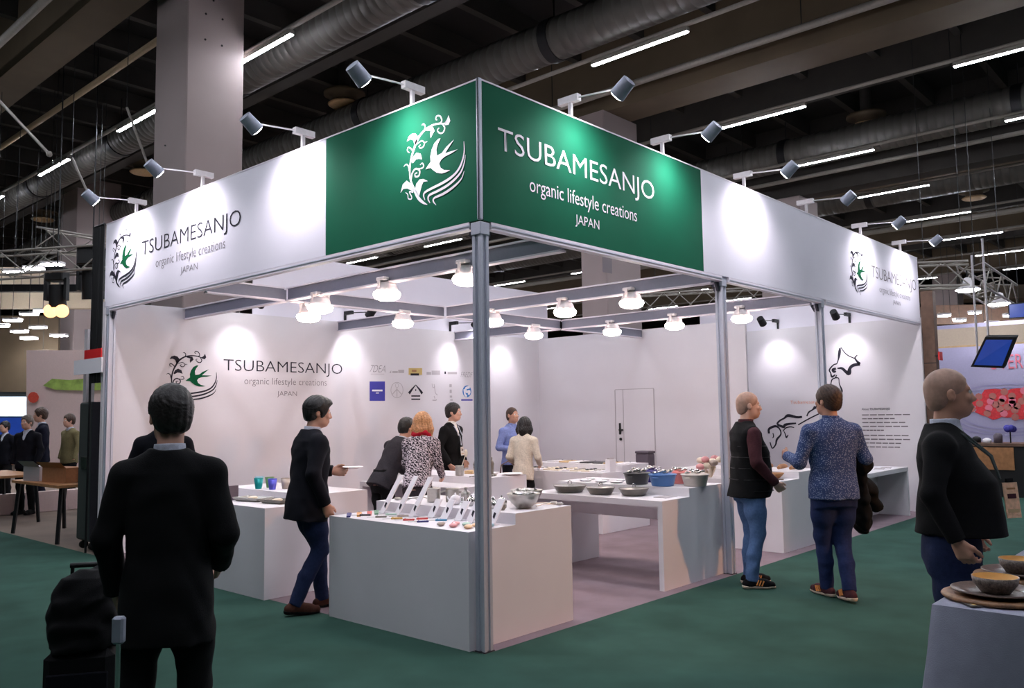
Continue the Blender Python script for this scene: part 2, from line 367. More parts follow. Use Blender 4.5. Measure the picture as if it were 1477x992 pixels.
# ------------------------------------------------------------------ fascia
LR, LU = (0, -1, 0), (0, 0, 1)      # reading directions on the side facing -x
def fascia(x0, x1, y0, y1, m, label):
    t = thing('fascia_panel', label, 'panel', (0, 0, 0), 0, 'header panels round the stand')
    MB().box(x0, x1, y0, y1, HB, HT-.012).build('board', m, t)
    MB().box(x0-.004, x1+.004, y0-.004, y1+.004, HT-.012, HT).build('top_edge', 'alu_light', t)
    return t
fl = fascia(0, .03, 1.832, LY+.02, 'fascia_white', 'white header panel with dark emblem and lettering, joined to the green emblem panel')
fgl = fascia(0, .03, .02, 1.828, 'fascia_green', 'green header panel showing only the white swallow emblem')
fgr = fascia(.034, 3.108, 0, .03, 'fascia_green', 'green header panel with white TSUBAMESANJO lettering')
fr = fascia(3.112, LX+.02, 0, .03, 'fascia_white', 'long white header panel ending above the map wall')
emblem(fl, -5.85, 3.47, .72, (0,0,0), LR, LU, 'ink', 'ink_green')
lettering(fl, 'TSUBAMESANJO', (-5.36, -3.21, 3.40, 3.61), 'ink', (0,0,0), LR, LU, thin=-.012)
lettering(fl, 'organic lifestyle creations', (-5.0, -3.5, 3.235, 3.37), 'ink_light', (0,0,0), LR, LU, thin=-.012)
lettering(fl, 'JAPAN', (-4.42, -4.05, 3.105, 3.195), 'ink_light', (0,0,0), LR, LU, thin=-.012)
emblem(fgl, -.48, 3.475, .70, (0,0,0), LR, LU, 'print_white', 'print_white')
RR = (1, 0, 0)
lettering(fgr, 'TSUBAMESANJO', (.19, 2.25, 3.45, 3.67), 'print_white', (0,0,0), RR, LU, thin=-.004)
lettering(fgr, 'organic lifestyle creations', (.53, 1.96, 3.225, 3.375), 'print_white', (0,0,0), RR, LU, thin=-.002)
lettering(fgr, 'JAPAN', (1.08, 1.40, 3.08, 3.18), 'print_white', (0,0,0), RR, LU, thin=-.002)
emblem(fr, 7.29, 3.45, .66, (0,0,0), RR, LU, 'ink', 'ink_green')
lettering(fr, 'TSUBAMESANJO', (7.78, 9.75, 3.38, 3.60), 'ink_light', (0,0,0), RR, LU, thin=-.012)
lettering(fr, 'organic lifestyle creations', (8.07, 9.42, 3.22, 3.34), 'ink_light', (0,0,0), RR, LU, thin=-.012)
lettering(fr, 'JAPAN', (8.62, 8.96, 3.11, 3.19), 'ink_light', (0,0,0), RR, LU, thin=-.012)
# logo wall print (facing -y at LY)
O = (0, LY, 0)
emblem(wb, 1.11, 2.13, .72, O, RR, LU, 'ink', 'ink_green')
lettering(wb, 'TSUBAMESANJO', (1.55, 3.48, 2.19, 2.39), 'ink', O, RR, LU, thin=-.012)
lettering(wb, 'organic lifestyle creations', (1.86, 3.20, 2.03, 2.155), 'ink_light', O, RR, LU, thin=-.014)
lettering(wb, 'JAPAN', (2.37, 2.69, 1.885, 1.97), 'ink_light', O, RR, LU, thin=-.014)
def wl(u, v): q = ony(u, v, LY); return (q.x, q.z)
def zp(X, Y): return wl(520+X/8.206, 510+Y/8.2)
def zrect(X0, Y0, X1, Y1): a = zp(X0, Y0); b = zp(X1, Y0); c = zp(X1, Y1); d = zp(X0, Y1); return [a, d, c, b]
def zbox(X0, Y0, X1, Y1): a = zp(X0, Y1); b = zp(X1, Y0); return (a[0], b[0], a[1], b[1])
lettering(wb, '7DEA', zbox(108, 140, 290, 215), 'ink_light', O, RR, LU, thin=-.02, shear=.4)
flat(wb, 'partner_logo', [zrect(120, 238, 280, 243)], 'print_faint', O, RR, LU)
flat(wb, 'partner_logo', [[zp(340,228), zp(362,228), zp(362,195)], zrect(375,205,440,228), zrect(445,190,515,228)], 'print_faint', O, RR, LU)
g_ = flat(wb, 'partner_logo', [zrect(568,170,728,250)], 'print_gold', O, RR, LU); flat(g_, 'logo_mark', [zrect(590,232,690,258)], 'ink', O, RR, LU, .005); flat(g_, 'logo_mark', [zrect(605,190,660,215)], 'wood', O, RR, LU, .005)
flat(wb, 'partner_logo', [zrect(780,215,835,250), zrect(840,200,940,250)], 'print_faint', O, RR, LU)
flat(wb, 'partner_logo', [zrect(992,210,1010,240)], 'ink', O, RR, LU); flat(wb, 'partner_logo', [zrect(1030,215,1140,242)], 'print_faint', O, RR, LU)
lettering(wb, 'FREDF', zbox(1185, 220, 1325, 275), 'ink_light', O, RR, LU, thin=-.02, shear=.35)
g_ = flat(wb, 'partner_logo', [zrect(106,328,288,558)], 'print_blue', O, RR, LU); flat(g_, 'logo_mark', [zrect(135,425,258,445), zrect(180,460,215,470)], 'print_white', O, RR, LU, .005)
def ring(cx, cy, rx, ry, w_, n=20):
    return [[zp(cx+rx*math.cos(a), cy+ry*math.sin(a)), zp(cx+(rx-w_)*math.cos(a), cy+(ry-w_)*math.sin(a)), zp(cx+(rx-w_)*math.cos(b), cy+(ry-w_)*math.sin(b)), zp(cx+rx*math.cos(b), cy+ry*math.sin(b))] for a, b in ((2*math.pi*i/n, 2*math.pi*(i+1)/n) for i in range(n))]
flat(wb, 'partner_logo', ring(430,430,75,95,6)+ring(430,375,20,28,4)+[zrect(426,400,434,510)]+stroke([zp(430,420), zp(375,480)], .012, 2)+stroke([zp(430,420), zp(485,480)], .012, 2), 'print_faint', O, RR, LU)
flat(wb, 'partner_logo', stroke([zp(572,470), zp(605,425), zp(652,368)], [.05,.035,.012], 4)+stroke([zp(730,470), zp(698,425), zp(652,368)], [.05,.035,.012], 4)+[zrect(646,420,658,440), zrect(600,492,705,508), zrect(600,530,705,546)], 'ink', O, RR, LU)
flat(wb, 'partner_logo', stroke([zp(845,355), zp(855,400), zp(880,390)], .012, 4)+stroke([zp(870,360), zp(885,460), zp(910,490)], .014, 4)+stroke([zp(850,550), zp(890,550), zp(900,540)], .018, 4)+stroke([zp(870,500), zp(880,530)], .015, 3), 'print_faint', O, RR, LU)
flat(wb, 'partner_logo', [zrect(1050,360,1078,395), zrect(1054,425,1078,465), zrect(1055,495,1082,520), zrect(1060,540,1090,555)], 'print_faint', O, RR, LU)
g_ = flat(wb, 'partner_logo', [[zp(1258+52*math.cos(i*.3142), 445+70*math.sin(i*.3142)) for i in range(19, -1, -1)]], 'print_skyblue', O, RR, LU)
flat(g_, 'logo_mark', stroke([zp(1290,395), zp(1245,410), zp(1250,450), zp(1290,445), zp(1275,485)], .045, 4)+stroke([zp(1225,420), zp(1235,480), zp(1255,505)], .04, 4), 'print_white', O, RR, LU, .005)
flat(wb, 'partner_logo', [zrect(1190,538,1325,556)], 'print_blue', O, RR, LU)
# map wall print (facing -x at LX)
def zm(X, Y): q = onx(1090+X/5.22, 490+Y/5.22, LX); return (-q.y, q.z)
OM = (LX, 0, 0); MAPS = []
for P, W in (([(635,62),(632,90),(628,120),(622,150),(612,180)], [5,9,8,4,3]), ([(640,55),(670,95),(700,120),(745,140)], [3]*4), ([(765,115),(748,135),(762,160),(785,182)], [3,4,6,9]),
    ([(785,182),(735,192),(710,215),(702,250),(680,240),(650,215),(615,215)], [10,10,10,14,10,8,4]), ([(612,180),(585,190),(556,225),(565,250),(575,278),(600,262)], [4,4,5,4,6,4]), ([(605,215),(582,225),(590,240),(605,235)], [7,9,8,5]),
    ([(610,265),(600,285),(575,300),(565,340)], [3,3,4,3]), ([(600,285),(625,290),(630,330),(650,385),(630,408)], [4,3,3,6,4]), ([(565,340),(545,400),(500,450),(450,510)], [4,5,4,5]), ([(630,408),(610,470),(560,520),(470,560),(390,600),(320,640)], [4]*6),
    ([(385,575),(400,545),(430,525),(450,505)], [4,5,5,12]), ([(350,580),(310,582),(245,570),(215,590),(180,610),(165,635),(210,655),(222,640),(260,632),(305,628)], [7,8,10,6,6,7,9,9,7,5]),
    ([(205,690),(225,665),(260,655),(290,660)], [3,4,4,3]), ([(215,690),(225,715),(232,735),(245,715)], [3,4,5,3]), ([(100,705),(102,670),(150,650),(180,670),(190,710),(160,750),(150,790),(125,815),(108,770)], [8,8,8,5,5,7,5,4,4]), ([(130,700),(135,725),(128,740)], [3,4,3])):
    MAPS += stroke([zm(*p) for p in P], [w_*.0052 for w_ in W])
flat(wr, 'map_outline', MAPS, 'ink', OM, LR, LU)
lettering(wr, 'Tsubamesanjo', (-2.17, -1.66, 1.695, 1.765), 'print_orange', OM, LR, LU, thin=-.01)
lettering(wr, 'About TSUBAMESANJO', (-.965, -.52, 1.575, 1.62), 'ink', OM, LR, LU)
for i, wd in enumerate((.76, .52, .68, .72, .34, .72, .74, .60, .58)):
    z = 1.50-.062*i-(0.02 if i > 4 else 0)
    flat(wr, 'text_line', [[(-.965+wd*k/6., z), (-.965+wd*(k+.86)/6., z), (-.965+wd*(k+.86)/6., z+.016), (-.965+wd*k/6., z+.016)] for k in range(6)], 'ink_light', OM, LR, LU)
# sign "1" on column
q0, q1 = ony(869, 392, 4.95), ony(882, 366, 4.95); lettering(c2, '1', (q0.x, q1.x, q0.z, q1.z), 'ink_light', (0, 4.95, 0), RR, LU)
# ------------------------------------------------------------------ posts and overhead frame
def post(x, y, label, top=HB-.0, dirs=((1,0),(-1,0),(0,1),(0,-1))):
    t = thing('stand_post', label, 'post', (x, y, 0), 0, 'aluminium posts of the stand')
    g = .041; e = .012
    P = [(-g,-g),(-.016,-g),(-.016,-g+e),(.016,-g+e),(.016,-g),(g,-g),(g,-.016),(g-e,-.016),(g-e,.016),(g,.016),(g,g),(.016,g),(.016,g-e),(-.016,g-e),(-.016,g),(-g,g),(-g,.016),(-g+e,.016),(-g+e,-.016),(-g,-.016)]
    MB().prism(P, 'z', .004, top-.1).build('shaft', 'aluminium', t)
    MB().box(-.048, .048, -.048, .048, top-.1, top-.01, .004).build('joint', 'aluminium', t)
    for sx, sy in dirs:
        b = MB()
        pr = [(.042, top-.15), (.042, top-.06), (.10, top-.06), (.10, top-.075), (.06, top-.15)]
        if sx: b.prism([(sx*a, z) for a, z in pr], 'y', -.012, .012)
        else: b.prism([(sy*a, z) for a, z in pr], 'x', -.012, .012)
        b.build('bracket', 'hub_grey', t)
    MB().box(-.048, .048, -.048, .048, .003, .01).build('foot_plate', 'alu_dark', t)
    return t
post(.05, .05, 'aluminium corner post between the two green panels', dirs=((1,0),(0,1)))
post(3.54, .06, 'aluminium post beside the man in the black vest', dirs=((1,0),(-1,0),(0,1)))
post(6.04, .06, 'aluminium post in front of the map wall', dirs=((1,0),(-1,0),(0,1)))
post(.05, LY-.07, 'aluminium post at the free end of the logo wall', dirs=((0,-1),))
t = thing('corner_profile', 'slim aluminium edge profile joining the two green header panels', 'profile', (0, 0, 0))
MB().box(-.012, .02, -.012, .02, HB, HT, .004).build('profile', 'aluminium', t); MB().box(-.016, -.012, -.004, .006, HB, HT).build('groove', 'alu_dark', t)
def rail(a, b, axis, c, label):
    t = thing('frame_rail', label, 'rail', (0, 0, 0), 0, 'rails under the header panels')
    bx = (lambda p, q, r, s, z0, z1: MB().box(p, q, r, s, z0, z1)) if axis == 'x' else (lambda p, q, r, s, z0, z1: MB().box(r, s, p, q, z0, z1))
    bx(a, b, c-.012, c+.05, HB-.055, HB-.003).build('body', 'alu_light', t); bx(a, b, c-.016, c-.012, HB-.034, HB-.024).build('groove', 'aluminium', t)
rail(.11, 3.47, 'x', .01, 'light rail under the green lettering panel'); rail(3.61, 5.97, 'x', .01, 'light rail under the white panel between two posts'); rail(6.11, LX, 'x', .01, 'light rail under the white panel end by the map wall')
rail(.11, LY-.12, 'y', .01, 'light rail under the header panels along the green aisle')
def beam(axis, c, a, b, label, z=2.955):
    t = thing('overhead_beam', label, 'beam', (0, 0, 0), 0, 'overhead beams inside the stand')
    bx = (lambda p, q, r, s, z0, z1: MB().box(p, q, r, s, z0, z1)) if axis == 'x' else (lambda p, q, r, s, z0, z1: MB().box(r, s, p, q, z0, z1))
    bx(a, b, c-.02, c+.02, z-.06, z+.06).build('web', 'beam_grey', t)
    bx(a, b, c-.04, c+.04, z-.075, z-.06).build('lower_flange', 'alu_light', t); bx(a, b, c-.04, c+.04, z+.06, z+.075).build('upper_flange', 'alu_light', t)
for x, wd in ((1.02, 'nearest the corner post'), (3.42, 'from the post by the black vest'), (5.85, 'from the post before the map')):
    beam('y', x, .08, 3.955, 'overhead beam '+wd+', aisle half'); beam('y', x, 4.045, LY-.01, 'overhead beam '+wd+', half meeting the logo wall')
for a, b, wd in ((.06, .97, 'at the aisle edge'), (1.07, 3.37, 'behind the corner post'), (3.47, 5.8, 'in the middle of the stand'), (5.9, XS-.01, 'meeting the storage wall')):
    beam('x', 4.0, a, b, 'overhead cross beam '+wd)
# ------------------------------------------------------------------ lamps of the stand
LW = ['nearest the corner post', 'over the counter of knives', 'over the aisle side gap', 'above the counter of cups', 'above the walking man', 'over the middle of the stand', 'behind the corner post', 'over the counter of pans', 'over the low back counter', 'nearest the pots', 'above the storage door', 'beside the man in the vest']
def flood(x, y, z, label, axis='y'):
    t = thing('flood_lamp', label, 'lamp', (x, y, z), 0, 'round flood lamps under the beams')
    MB().box(-.09, .09, -.06, .06, .10, .135, .008).build('driver_box', 'lamp_white', t)
    MB().bar((0, 0, .135), (0, 0, 2.88-z), .03).build('clamp', 'lamp_white', t)
    for sx in (-.1, .1): MB().bar((sx, 0, .03), (sx, 0, .115), .012, .03).build('yoke', 'lamp_white', t)
    MB().lathe([(.02,.09),(.075,.085),(.1,.05),(.115,.0),(.12,-.012),(.112,-.012)], n=24).build('reflector', 'lamp_white', t)
    MB().lathe([(.125,-.006),(.135,-.03),(.12,-.065),(.075,-.085),(.001,-.092)], n=24).build('lens', 'lens_flood', t)
    return t
for i, (u, v, x) in enumerate(((674, 405, 1.02), (558, 427, 1.02), (462, 446, 1.02), (445, 459, None), (581, 468, None), (711, 466, 3.42), (770, 485, None), (815, 452, 3.42), (883, 480, 5.85), (911, 439, 3.42), (973, 471, 5.85), (1070, 461, 5.85))):
    p = onx(u, v, x) if x else ony(u, v, 4.0)
    flood(p.x, p.y, p.z+.045, 'lit round flood lamp '+LW[i])
def arm_spot(base, direction, label, on=True, power=6., reach=.5, dark=False, group='arm spotlights on the header panels', aim_down=.78, ang=135):
    """spotlight on a thin arm standing out from a panel top; direction = outward unit vector"""
    t = thing('arm_spotlight', label, 'lamp', base, 0, group); d = Vector(direction); s = Vector((-d.y, d.x, 0))
    g = 'black_metal' if dark else 'lamp_white'; gh = 'black_metal' if dark else 'lamp_grey'
    MB().bar((0,0,-.04), (0,0,.07), .028).build('bracket', g, t)
    b = MB(); b.bar(-d*(-.0 if dark else .11)+Vector((0,0,.095)), d*(.18 if dark else .09)+Vector((0,0,.095)), .05, .055); b.build('driver_box', g, t)
    MB().tube(d*.09+Vector((0,0,.095)), d*(reach-.02)+Vector((0,0,.06)), .007, n=6).build('arm', g, t)
    h = d*reach+Vector((0,0,.04)); ax = (-d*.8+Vector((0,0,-.6))).normalized()
    a0 = h-ax*.09; 
    MB().tube(a0, a0+ax*.15, .056, .064, n=18).build('head', gh, t)
    MB().tube(a0+ax*.15, a0+ax*.156, .05, n=16).build('lens', 'lens_spot' if on else 'lens_off', t)
    if on: spot(t, a0+ax*.165, a0+ax*.165+(-d*reach+Vector((0,0,-aim_down))), power, ang, .9, (.95,.91,1.), .05)
    return t
for y, lb, on in ((.73, 'spotlight arm above the swallow emblem on green', True), (2.2, 'spotlight arm above the white and green panel joint', True), (4.01, 'spotlight arm above the dark TSUBAMESANJO lettering by the column', True), (5.57, 'spotlight arm above the dark emblem at the panel end', True)):
    arm_spot((.015, y, HT+.043), (-1,0,0), lb, on, 36)
for x, lb, on in ((1.07, 'spotlight arm above the white letters UBA on green', True), (2.44, 'spotlight arm above the white letters NJO on green', True), (4.06, 'bright spotlight arm above the plain white header stretch', True), (5.68, 'unlit spotlight arm above the shaded white header stretch', False), (7.48, 'spotlight arm above the emblem by the map wall', True), (9.13, 'spotlight arm at the far end of the white header', True)):
    arm_spot((x, .015, HT+.043), (0,-1,0), lb, on, 36)
for x, lb in ((1.75, 'wall spotlight above the organic lifestyle lettering'), (3.55, 'wall spotlight beside the blue partner logo'), (5.75, 'wall spotlight above the partner logos end'), (7.0, 'wall spotlight near the storage corner')):
    arm_spot((x, LY+.02, HW+.043), (0,-1,0), lb, True, 22, .62, True, 'arm spotlights on the stand walls', 1.0, 80)
for y, lb in ((2.35, 'wall spotlight above the orange map caption'), (1.1, 'wall spotlight above the map tip')):
    arm_spot((LX+.02, y, HW+.043), (-1,0,0), lb, True, 22, .62, True, 'arm spotlights on the stand walls', 1.0, 80)
# ------------------------------------------------------------------ counters
ZL, ZH, SX, DX = .80, .88, .48, 1.13
def counter(x0, y0, ln, label, bridge=False):
    t = thing('display_counter', label, 'counter', (x0, y0, .004), 0, 'white two-level display counters'); m = 'counter_white'
    if not bridge:
        MB().prism([(0,0),(DX,0),(DX,ZH-.004),(SX,ZH-.004),(SX,ZL-.004),(0,ZL-.004)][::-1], 'y', .02, ln-.02).build('body', m, t)
        for y in (0, ln-.02): MB().prism([(-.002,0),(DX+.002,0),(DX+.002,ZH-.004),(SX,ZH-.004),(SX,ZL-.004),(-.002,ZL-.004)][::-1], 'y', y, y+.02).build('side_panel', m, t)
    else:
        for y in (0, ln-.05): MB().prism([(0,0),(DX,0),(DX,ZH-.004),(SX,ZH-.004),(SX,ZL-.004),(0,ZL-.004)][::-1], 'y', y, y+.05).build('side_panel', m, t)
        MB().box(0, SX, .05, ln-.05, ZL-.06, ZL-.004).build('lower_top', m, t); MB().box(SX, DX, .05, ln-.05, ZH-.06, ZH-.004).build('upper_top', m, t)
        MB().box(SX, SX+.03, .05, ln-.05, .56, ZH-.06).build('apron', m, t)
    return t
counter(-.03, .115, 1.6, 'white corner display counter with knives and upright cards beside the corner post')
counter(-.05, 2.65, 1.6, 'white display counter with coloured cups in front of the logo wall')
counter(2.42, .115, 1.6, 'open white display counter with pans and coloured pots', True)
counter(2.33, 2.65, 1.75, 'open white display counter with shakers before the partner logos', True)
counter(4.97, .15, 1.6, 'white display counter with driftwood display behind the man in the vest')
counter(4.97, 2.65, 1.6, 'white display counter with small flat goods in front of the storage door')
t = thing('side_desk', 'low white desk standing against the map wall', 'desk', (9.24, .12, .004))
MB().box(0, .06, 0, .5, 0, .66).build('leg_panel', 'counter_white', t); MB().box(-1.7, .06, 0, .5, .66, .72).build('desk_top', 'counter_white', t)
MB().box(-1.7, 0, .44, .5, 0, .66).build('back_panel', 'counter_white', t); MB().box(-1.7, -1.64, 0, .44, 0, .66).build('leg_panel', 'counter_white', t)
AL, AH = ZL+.001, ZH+.001
# ------------------------------------------------------------------ goods
def colmat(name, rgb, rough=.45, metal=0.): 
    return M.get(name) or mat(name, rgb, rough, metal, var=.04, scale=20)
for n_, c_ in dict(navy=(52,56,120), orange=(222,158,86), red=(206,74,70), green=(112,156,128), yellow=(206,160,70), sky=(72,150,190), pink=(226,158,160), mint=(178,206,190), peach=(240,204,164), paleblue=(160,196,210), teal=(20,150,150), leaf=(110,150,100), violet=(90,90,200), taupe=(170,156,146), potblack=(58,58,62), potpurple=(58,46,130), potblue=(74,120,178), potpink=(214,128,122), potbeige=(206,196,186), greybox=(96,86,96), cream=(232,220,200)).items(): colmat(n_, c_, .35 if n_.startswith('pot') or n_ in ('teal','leaf','violet','taupe') else .5, .4 if n_ in ('teal','leaf','violet','taupe') else 0.)
def card(x, y, h, wd, tilt, label, z=AL, mark=True, rz=0.):
    t = thing('display_card', label, 'card', (x, y, z), rz, 'white upright cards on the knife counter')
    c, s = math.cos(tilt), math.sin(tilt)
    b = MB(); pr = [(0,0),(.012,0),(.012+s*h,c*h),(s*h,c*h)]; b.prism(pr[::-1], 'y', -wd/2, wd/2); b.build('board', 'print_white', t)
    MB().box(.0, .07, -wd/2, wd/2, -.0, .006).build('foot', 'print_white', t)
    if mark:
        q = .035; f0 = .05
        pts = [(-.008+s*f0, -q*.5, c*f0), (-.008+s*(f0+.05), -q*.35, c*(f0+.05)), (-.008+s*(f0+.06), q*.4, c*(f0+.06)), (-.008+s*(f0+.02), q*.2, c*(f0+.02))]
        MB().add([(p[0]+.006, p[1], p[2]) for p in pts], [(3,2,1,0)]).build('mark', 'ink', t)
    return t
for i, (x, y, w_) in enumerate(((.31, 1.48, 'farthest from the corner post'), (.30, 1.28, 'in the middle of the three'), (.29, 1.09, 'next to the short cards'))):
    card(x, y, .37, .055, .62, 'tall slanted white card, '+w_)
for i, (x, y, w_) in enumerate(((.35, .93, 'next to the tall cards'), (.35, .78, 'second from the tall cards'), (.35, .62, 'third from the tall cards'), (.31, .46, 'just behind the corner post'), (.31, .24, 'in front of the steel mixing bowls'))):
    card(x, y, .17 if i < 3 else .22, .07, .62, 'short slanted white card '+w_)
def knife(x, y, rz, hc, label, s=1.):
    t = thing('pocket_knife', label, 'knife', (x, y, AL+.006), rz, 'small knives on the counter')
    MB().box(-.045*s, .045*s, -.009*s, .009*s, 0, .014, .004).build('handle', hc, t)
    b = MB(); b.prism([(.04*s,-.006),(.04*s,.006),(.11*s,.002)], 'z', .005, .008); b.build('blade', 'steel', t)
    MB().tube((.03*s, -.02*s, .012), (.03*s, .02*s, .012), .005).build('bolster', hc, t)
for i, (x, y, c_, lb) in enumerate(((.10, 1.42, 'potblack', 'small black knife nearest the coloured blades'), (.10, 1.22, 'steel_dark', 'small grey knife beside the black one'), (.11, 1.04, 'yellow', 'small yellow handled knife'), (.11, .90, 'red', 'small red knife beside the yellow one'), (.10, .73, 'navy', 'small navy knife in the front row'), (.21, .86, 'red', 'small red knife behind the navy one'), (.24, .68, 'sky', 'small sky blue knife'), (.25, 1.28, 'mint', 'small pale green knife at the foot of the tall cards'), (.24, 1.12, 'taupe', 'small taupe knife at the foot of the tall cards'))):
    knife(x, y, 2.3+.1*(i % 3), c_, lb, 1.0)
for x, y, c_, lb in ((.06, 1.58, 'navy', 'blue flat blade sheath at the counter edge'), (.14, 1.55, 'orange', 'orange flat blade sheath'), (.23, 1.53, 'red', 'red flat blade sheath'), (.31, 1.54, 'green', 'green flat blade sheath')):
    t = thing('blade_sheath', lb, 'sheath', (x, y, AL), .9, 'coloured flat sheaths')
    MB().prism([(-.12,-.015),(.1,-.02),(.13,0),(.1,.02),(-.12,.015)], 'z', 0, .012).build('sheath', c_, t); MB().tube((.1,0,.012),(.1,0,.016),.006).build('rivet', 'steel', t)
for x, y, c_, lb in ((.09, .52, 'taupe', 'grey rounded peeler case'), (.17, .45, 'pink', 'pink rounded peeler case at the back'), (.09, .39, 'pink', 'pink rounded peeler case at the front'), (.19, .36, 'mint', 'mint rounded peeler case'), (.20, .27, 'peach', 'peach rounded peeler case at the back'), (.10, .25, 'peach', 'peach rounded peeler case at the front'), (.24, .17, 'paleblue', 'pale blue rounded peeler case'), (.33, .33, 'paleblue', 'pale blue rounded peeler case by the step')):
    t = thing('peeler_case', lb, 'kitchen tool', (x, y, AL), .5, 'pastel peeler cases')
    MB().ball((0,0,.014), .05, 12, 6, (1,.6,.28)).build('shell', c_, t); MB().ball((.012,0,.022), .022, 10, 6, (1,.6,.4)).build('cap', 'print_white', t)
def steel_pot(x, y, z, r, h, label, m='steel', lid=False):
    t = thing('steel_canister', label, 'pot', (x, y, z), 0, 'steel canisters')
    MB().lathe([(.001,.001),(r*.96,.001),(r,.008),(r,h),(r*1.04,h+.004),(r*1.02,h+.008),(r*.95,h),(r*.94,.01),(.001,.01)], n=24).build('body', m, t)
    if lid: MB().lathe([(r*1.02,h+.008),(r*.9,h+.02),(.012,h+.03),(.012,h+.045),(.018,h+.055),(.001,h+.06)], n=24).build('lid', m, t)
    else: MB().tube((r,0,h*.7), (r+.09,0,h*.75), .008).build('handle', m, t)
steel_pot(.66, 1.22, AH, .055, .105, 'steel canister behind the short cards, next to its twin'); steel_pot(.74, 1.08, AH, .055, .105, 'steel canister with handle nearest the tall cards')
steel_pot(.75, .93, AH, .04, .07, 'small lidded steel pot behind the short cards', lid=True)
def ladle(x, y, z, rz, ln, label, m='steel'):
    t = thing('serving_spoon', label, 'spoon', (x, y, z), rz, 'steel serving spoons')
    MB().path([(0,0,.012),(ln*.3,0,.02),(ln*.7,0,.022),(ln,0,.012)], [.006,.004,.004,.007], 6).build('handle', m, t); MB().ball((-.025,0,.014), .03, 12, 6, (1.2,.8,.4)).build('bowl', m, t)
for i, (x, y, rz, lb) in enumerate(((.58, 1.56, -1.3, 'long steel serving spoon near the counter end'), (.66, 1.52, -1.2, 'long steel serving spoon beside its twin'), (1.02, .19, 2.9, 'steel serving spoon lying behind the mixing bowls'), (1.06, .28, 2.9, 'second steel spoon lying behind the mixing bowls'))): ladle(x, y, AH, rz, .2, lb)
def creamer(x, y, z, s, label, m='chrome'):
    t = thing('tea_pot', label, 'teapot', (x, y, z), random.random()*6, 'small glossy pots on the knife counter')
    MB().lathe([(.001,0),(.03*s,0),(.045*s,.02*s),(.048*s,.04*s),(.036*s,.065*s),(.02*s,.075*s),(.006*s,.08*s),(.008*s,.09*s),(.001,.096*s)], n=18).build('body', m, t)
    MB().path([(.04*s,0,.03*s),(.065*s,0,.045*s),(.075*s,0,.065*s)], [.009*s,.007*s,.005*s], 8).build('spout', m, t); MB().path([(-.04*s,0,.055*s),(-.07*s,0,.06*s),(-.07*s,0,.03*s),(-.045*s,0,.02*s)], .005*s, 8).build('handle', m, t)
for i, (x, y, s, m_, lb) in enumerate(((.62, .92, 1.0, 'print_white', 'white glossy little pot behind the first short card'), (.72, .80, 1.1, 'print_white', 'white glossy little pot between steel ones'), (.62, .74, .9, 'chrome', 'chrome little pot behind the second short card'), (.73, .64, 1., 'chrome', 'chrome little pot in the back row'), (.62, .58, 1., 'print_white', 'white glossy little pot behind the third short card'), (.58, .47, .8, 'chrome', 'chrome little pot just behind the corner post'), (.74, .52, .9, 'chrome', 'chrome little pot between post and bowls'), (.55, .34, .6, 'steel_dark', 'dark little pot in front of the bowls'))): creamer(x, y, AH, s, lb, m_)
def bowl(x, y, z, r, h, label, m='steel', fill=8, group='steel mixing bowls', name='mixing_bowl'):
    t = thing(name, label, 'bowl', (x, y, z), 0, group)
    MB().lathe([(.001,.001),(r*.42,.001),(r*.5,.012),(r*.78,h*.42),(r*.95,h*.8),(r,h),(r*1.04,h+.004),(r*1.03,h+.008),(r*.98,h),(r*.74,h*.42),(r*.46,.018),(.001,.014)], n=28).build('body', m, t)
    for k in range(fill):
        a = k*2.4; q = r*.62*math.sqrt((k+.5)/fill); MB().ball((q*math.cos(a), q*math.sin(a), h+.004), r*.2, 10, 6, (1,1,.7)).build('ladle_head', 'chrome', t)
    return t
bowl(.74, .29, AH, .125, .105, 'steel mixing bowl filled with ladles nearest the aisle'); bowl(.98, .47, AH, .125, .105, 'steel mixing bowl filled with ladles behind the other one')
def pan(x, y, z, r, label):
    t = thing('fluted_pan', label, 'pan', (x, y, z), 0, 'dark steel pans'); n = 40; h = .07
    v = []; f = []
    prof = [(.001,.002),(r*.72,.002),(r*.76,.01),(r*.97,h*.9),(r*1.02,h),(r*.97,h*.92),(r*.72,.012),(.001,.012)]
    for i, (rr, z_) in enumerate(prof):
        v += [((rr*(1+(.018 if (k % 2 and 1 < i < 4) else 0)))*math.cos(2*math.pi*k/n), (rr*(1+(.018 if (k % 2 and 1 < i < 4) else 0)))*math.sin(2*math.pi*k/n), z_) for k in range(n)]
    for i in range(len(prof)-1): f += [(i*n+k, i*n+(k+1)%n, (i+1)*n+(k+1)%n, (i+1)*n+k) for k in range(n)]
    MB().add(v, f, True).build('body', 'steel_dark', t)
    MB().lathe([(r*.95,h*.95),(r*.6,h+.006),(.001,h+.012)], n=28).build('lid', 'steel', t)
    MB().path([(-.03,0,h+.008),(-.025,0,h+.035),(0,0,h+.045),(.025,0,h+.035),(.03,0,h+.008)], .005, 8).build('loop_handle', 'chrome', t)
for x, y, lb in ((2.66, 1.36, 'dark fluted pan farthest from the post, largest of the three'), (2.66, .97, 'dark fluted pan in the middle of the counter front'), (2.72, .62, 'dark fluted pan nearest the blue pot')): pan(x, y, AL, .17 if y > 1.2 else .145, lb)
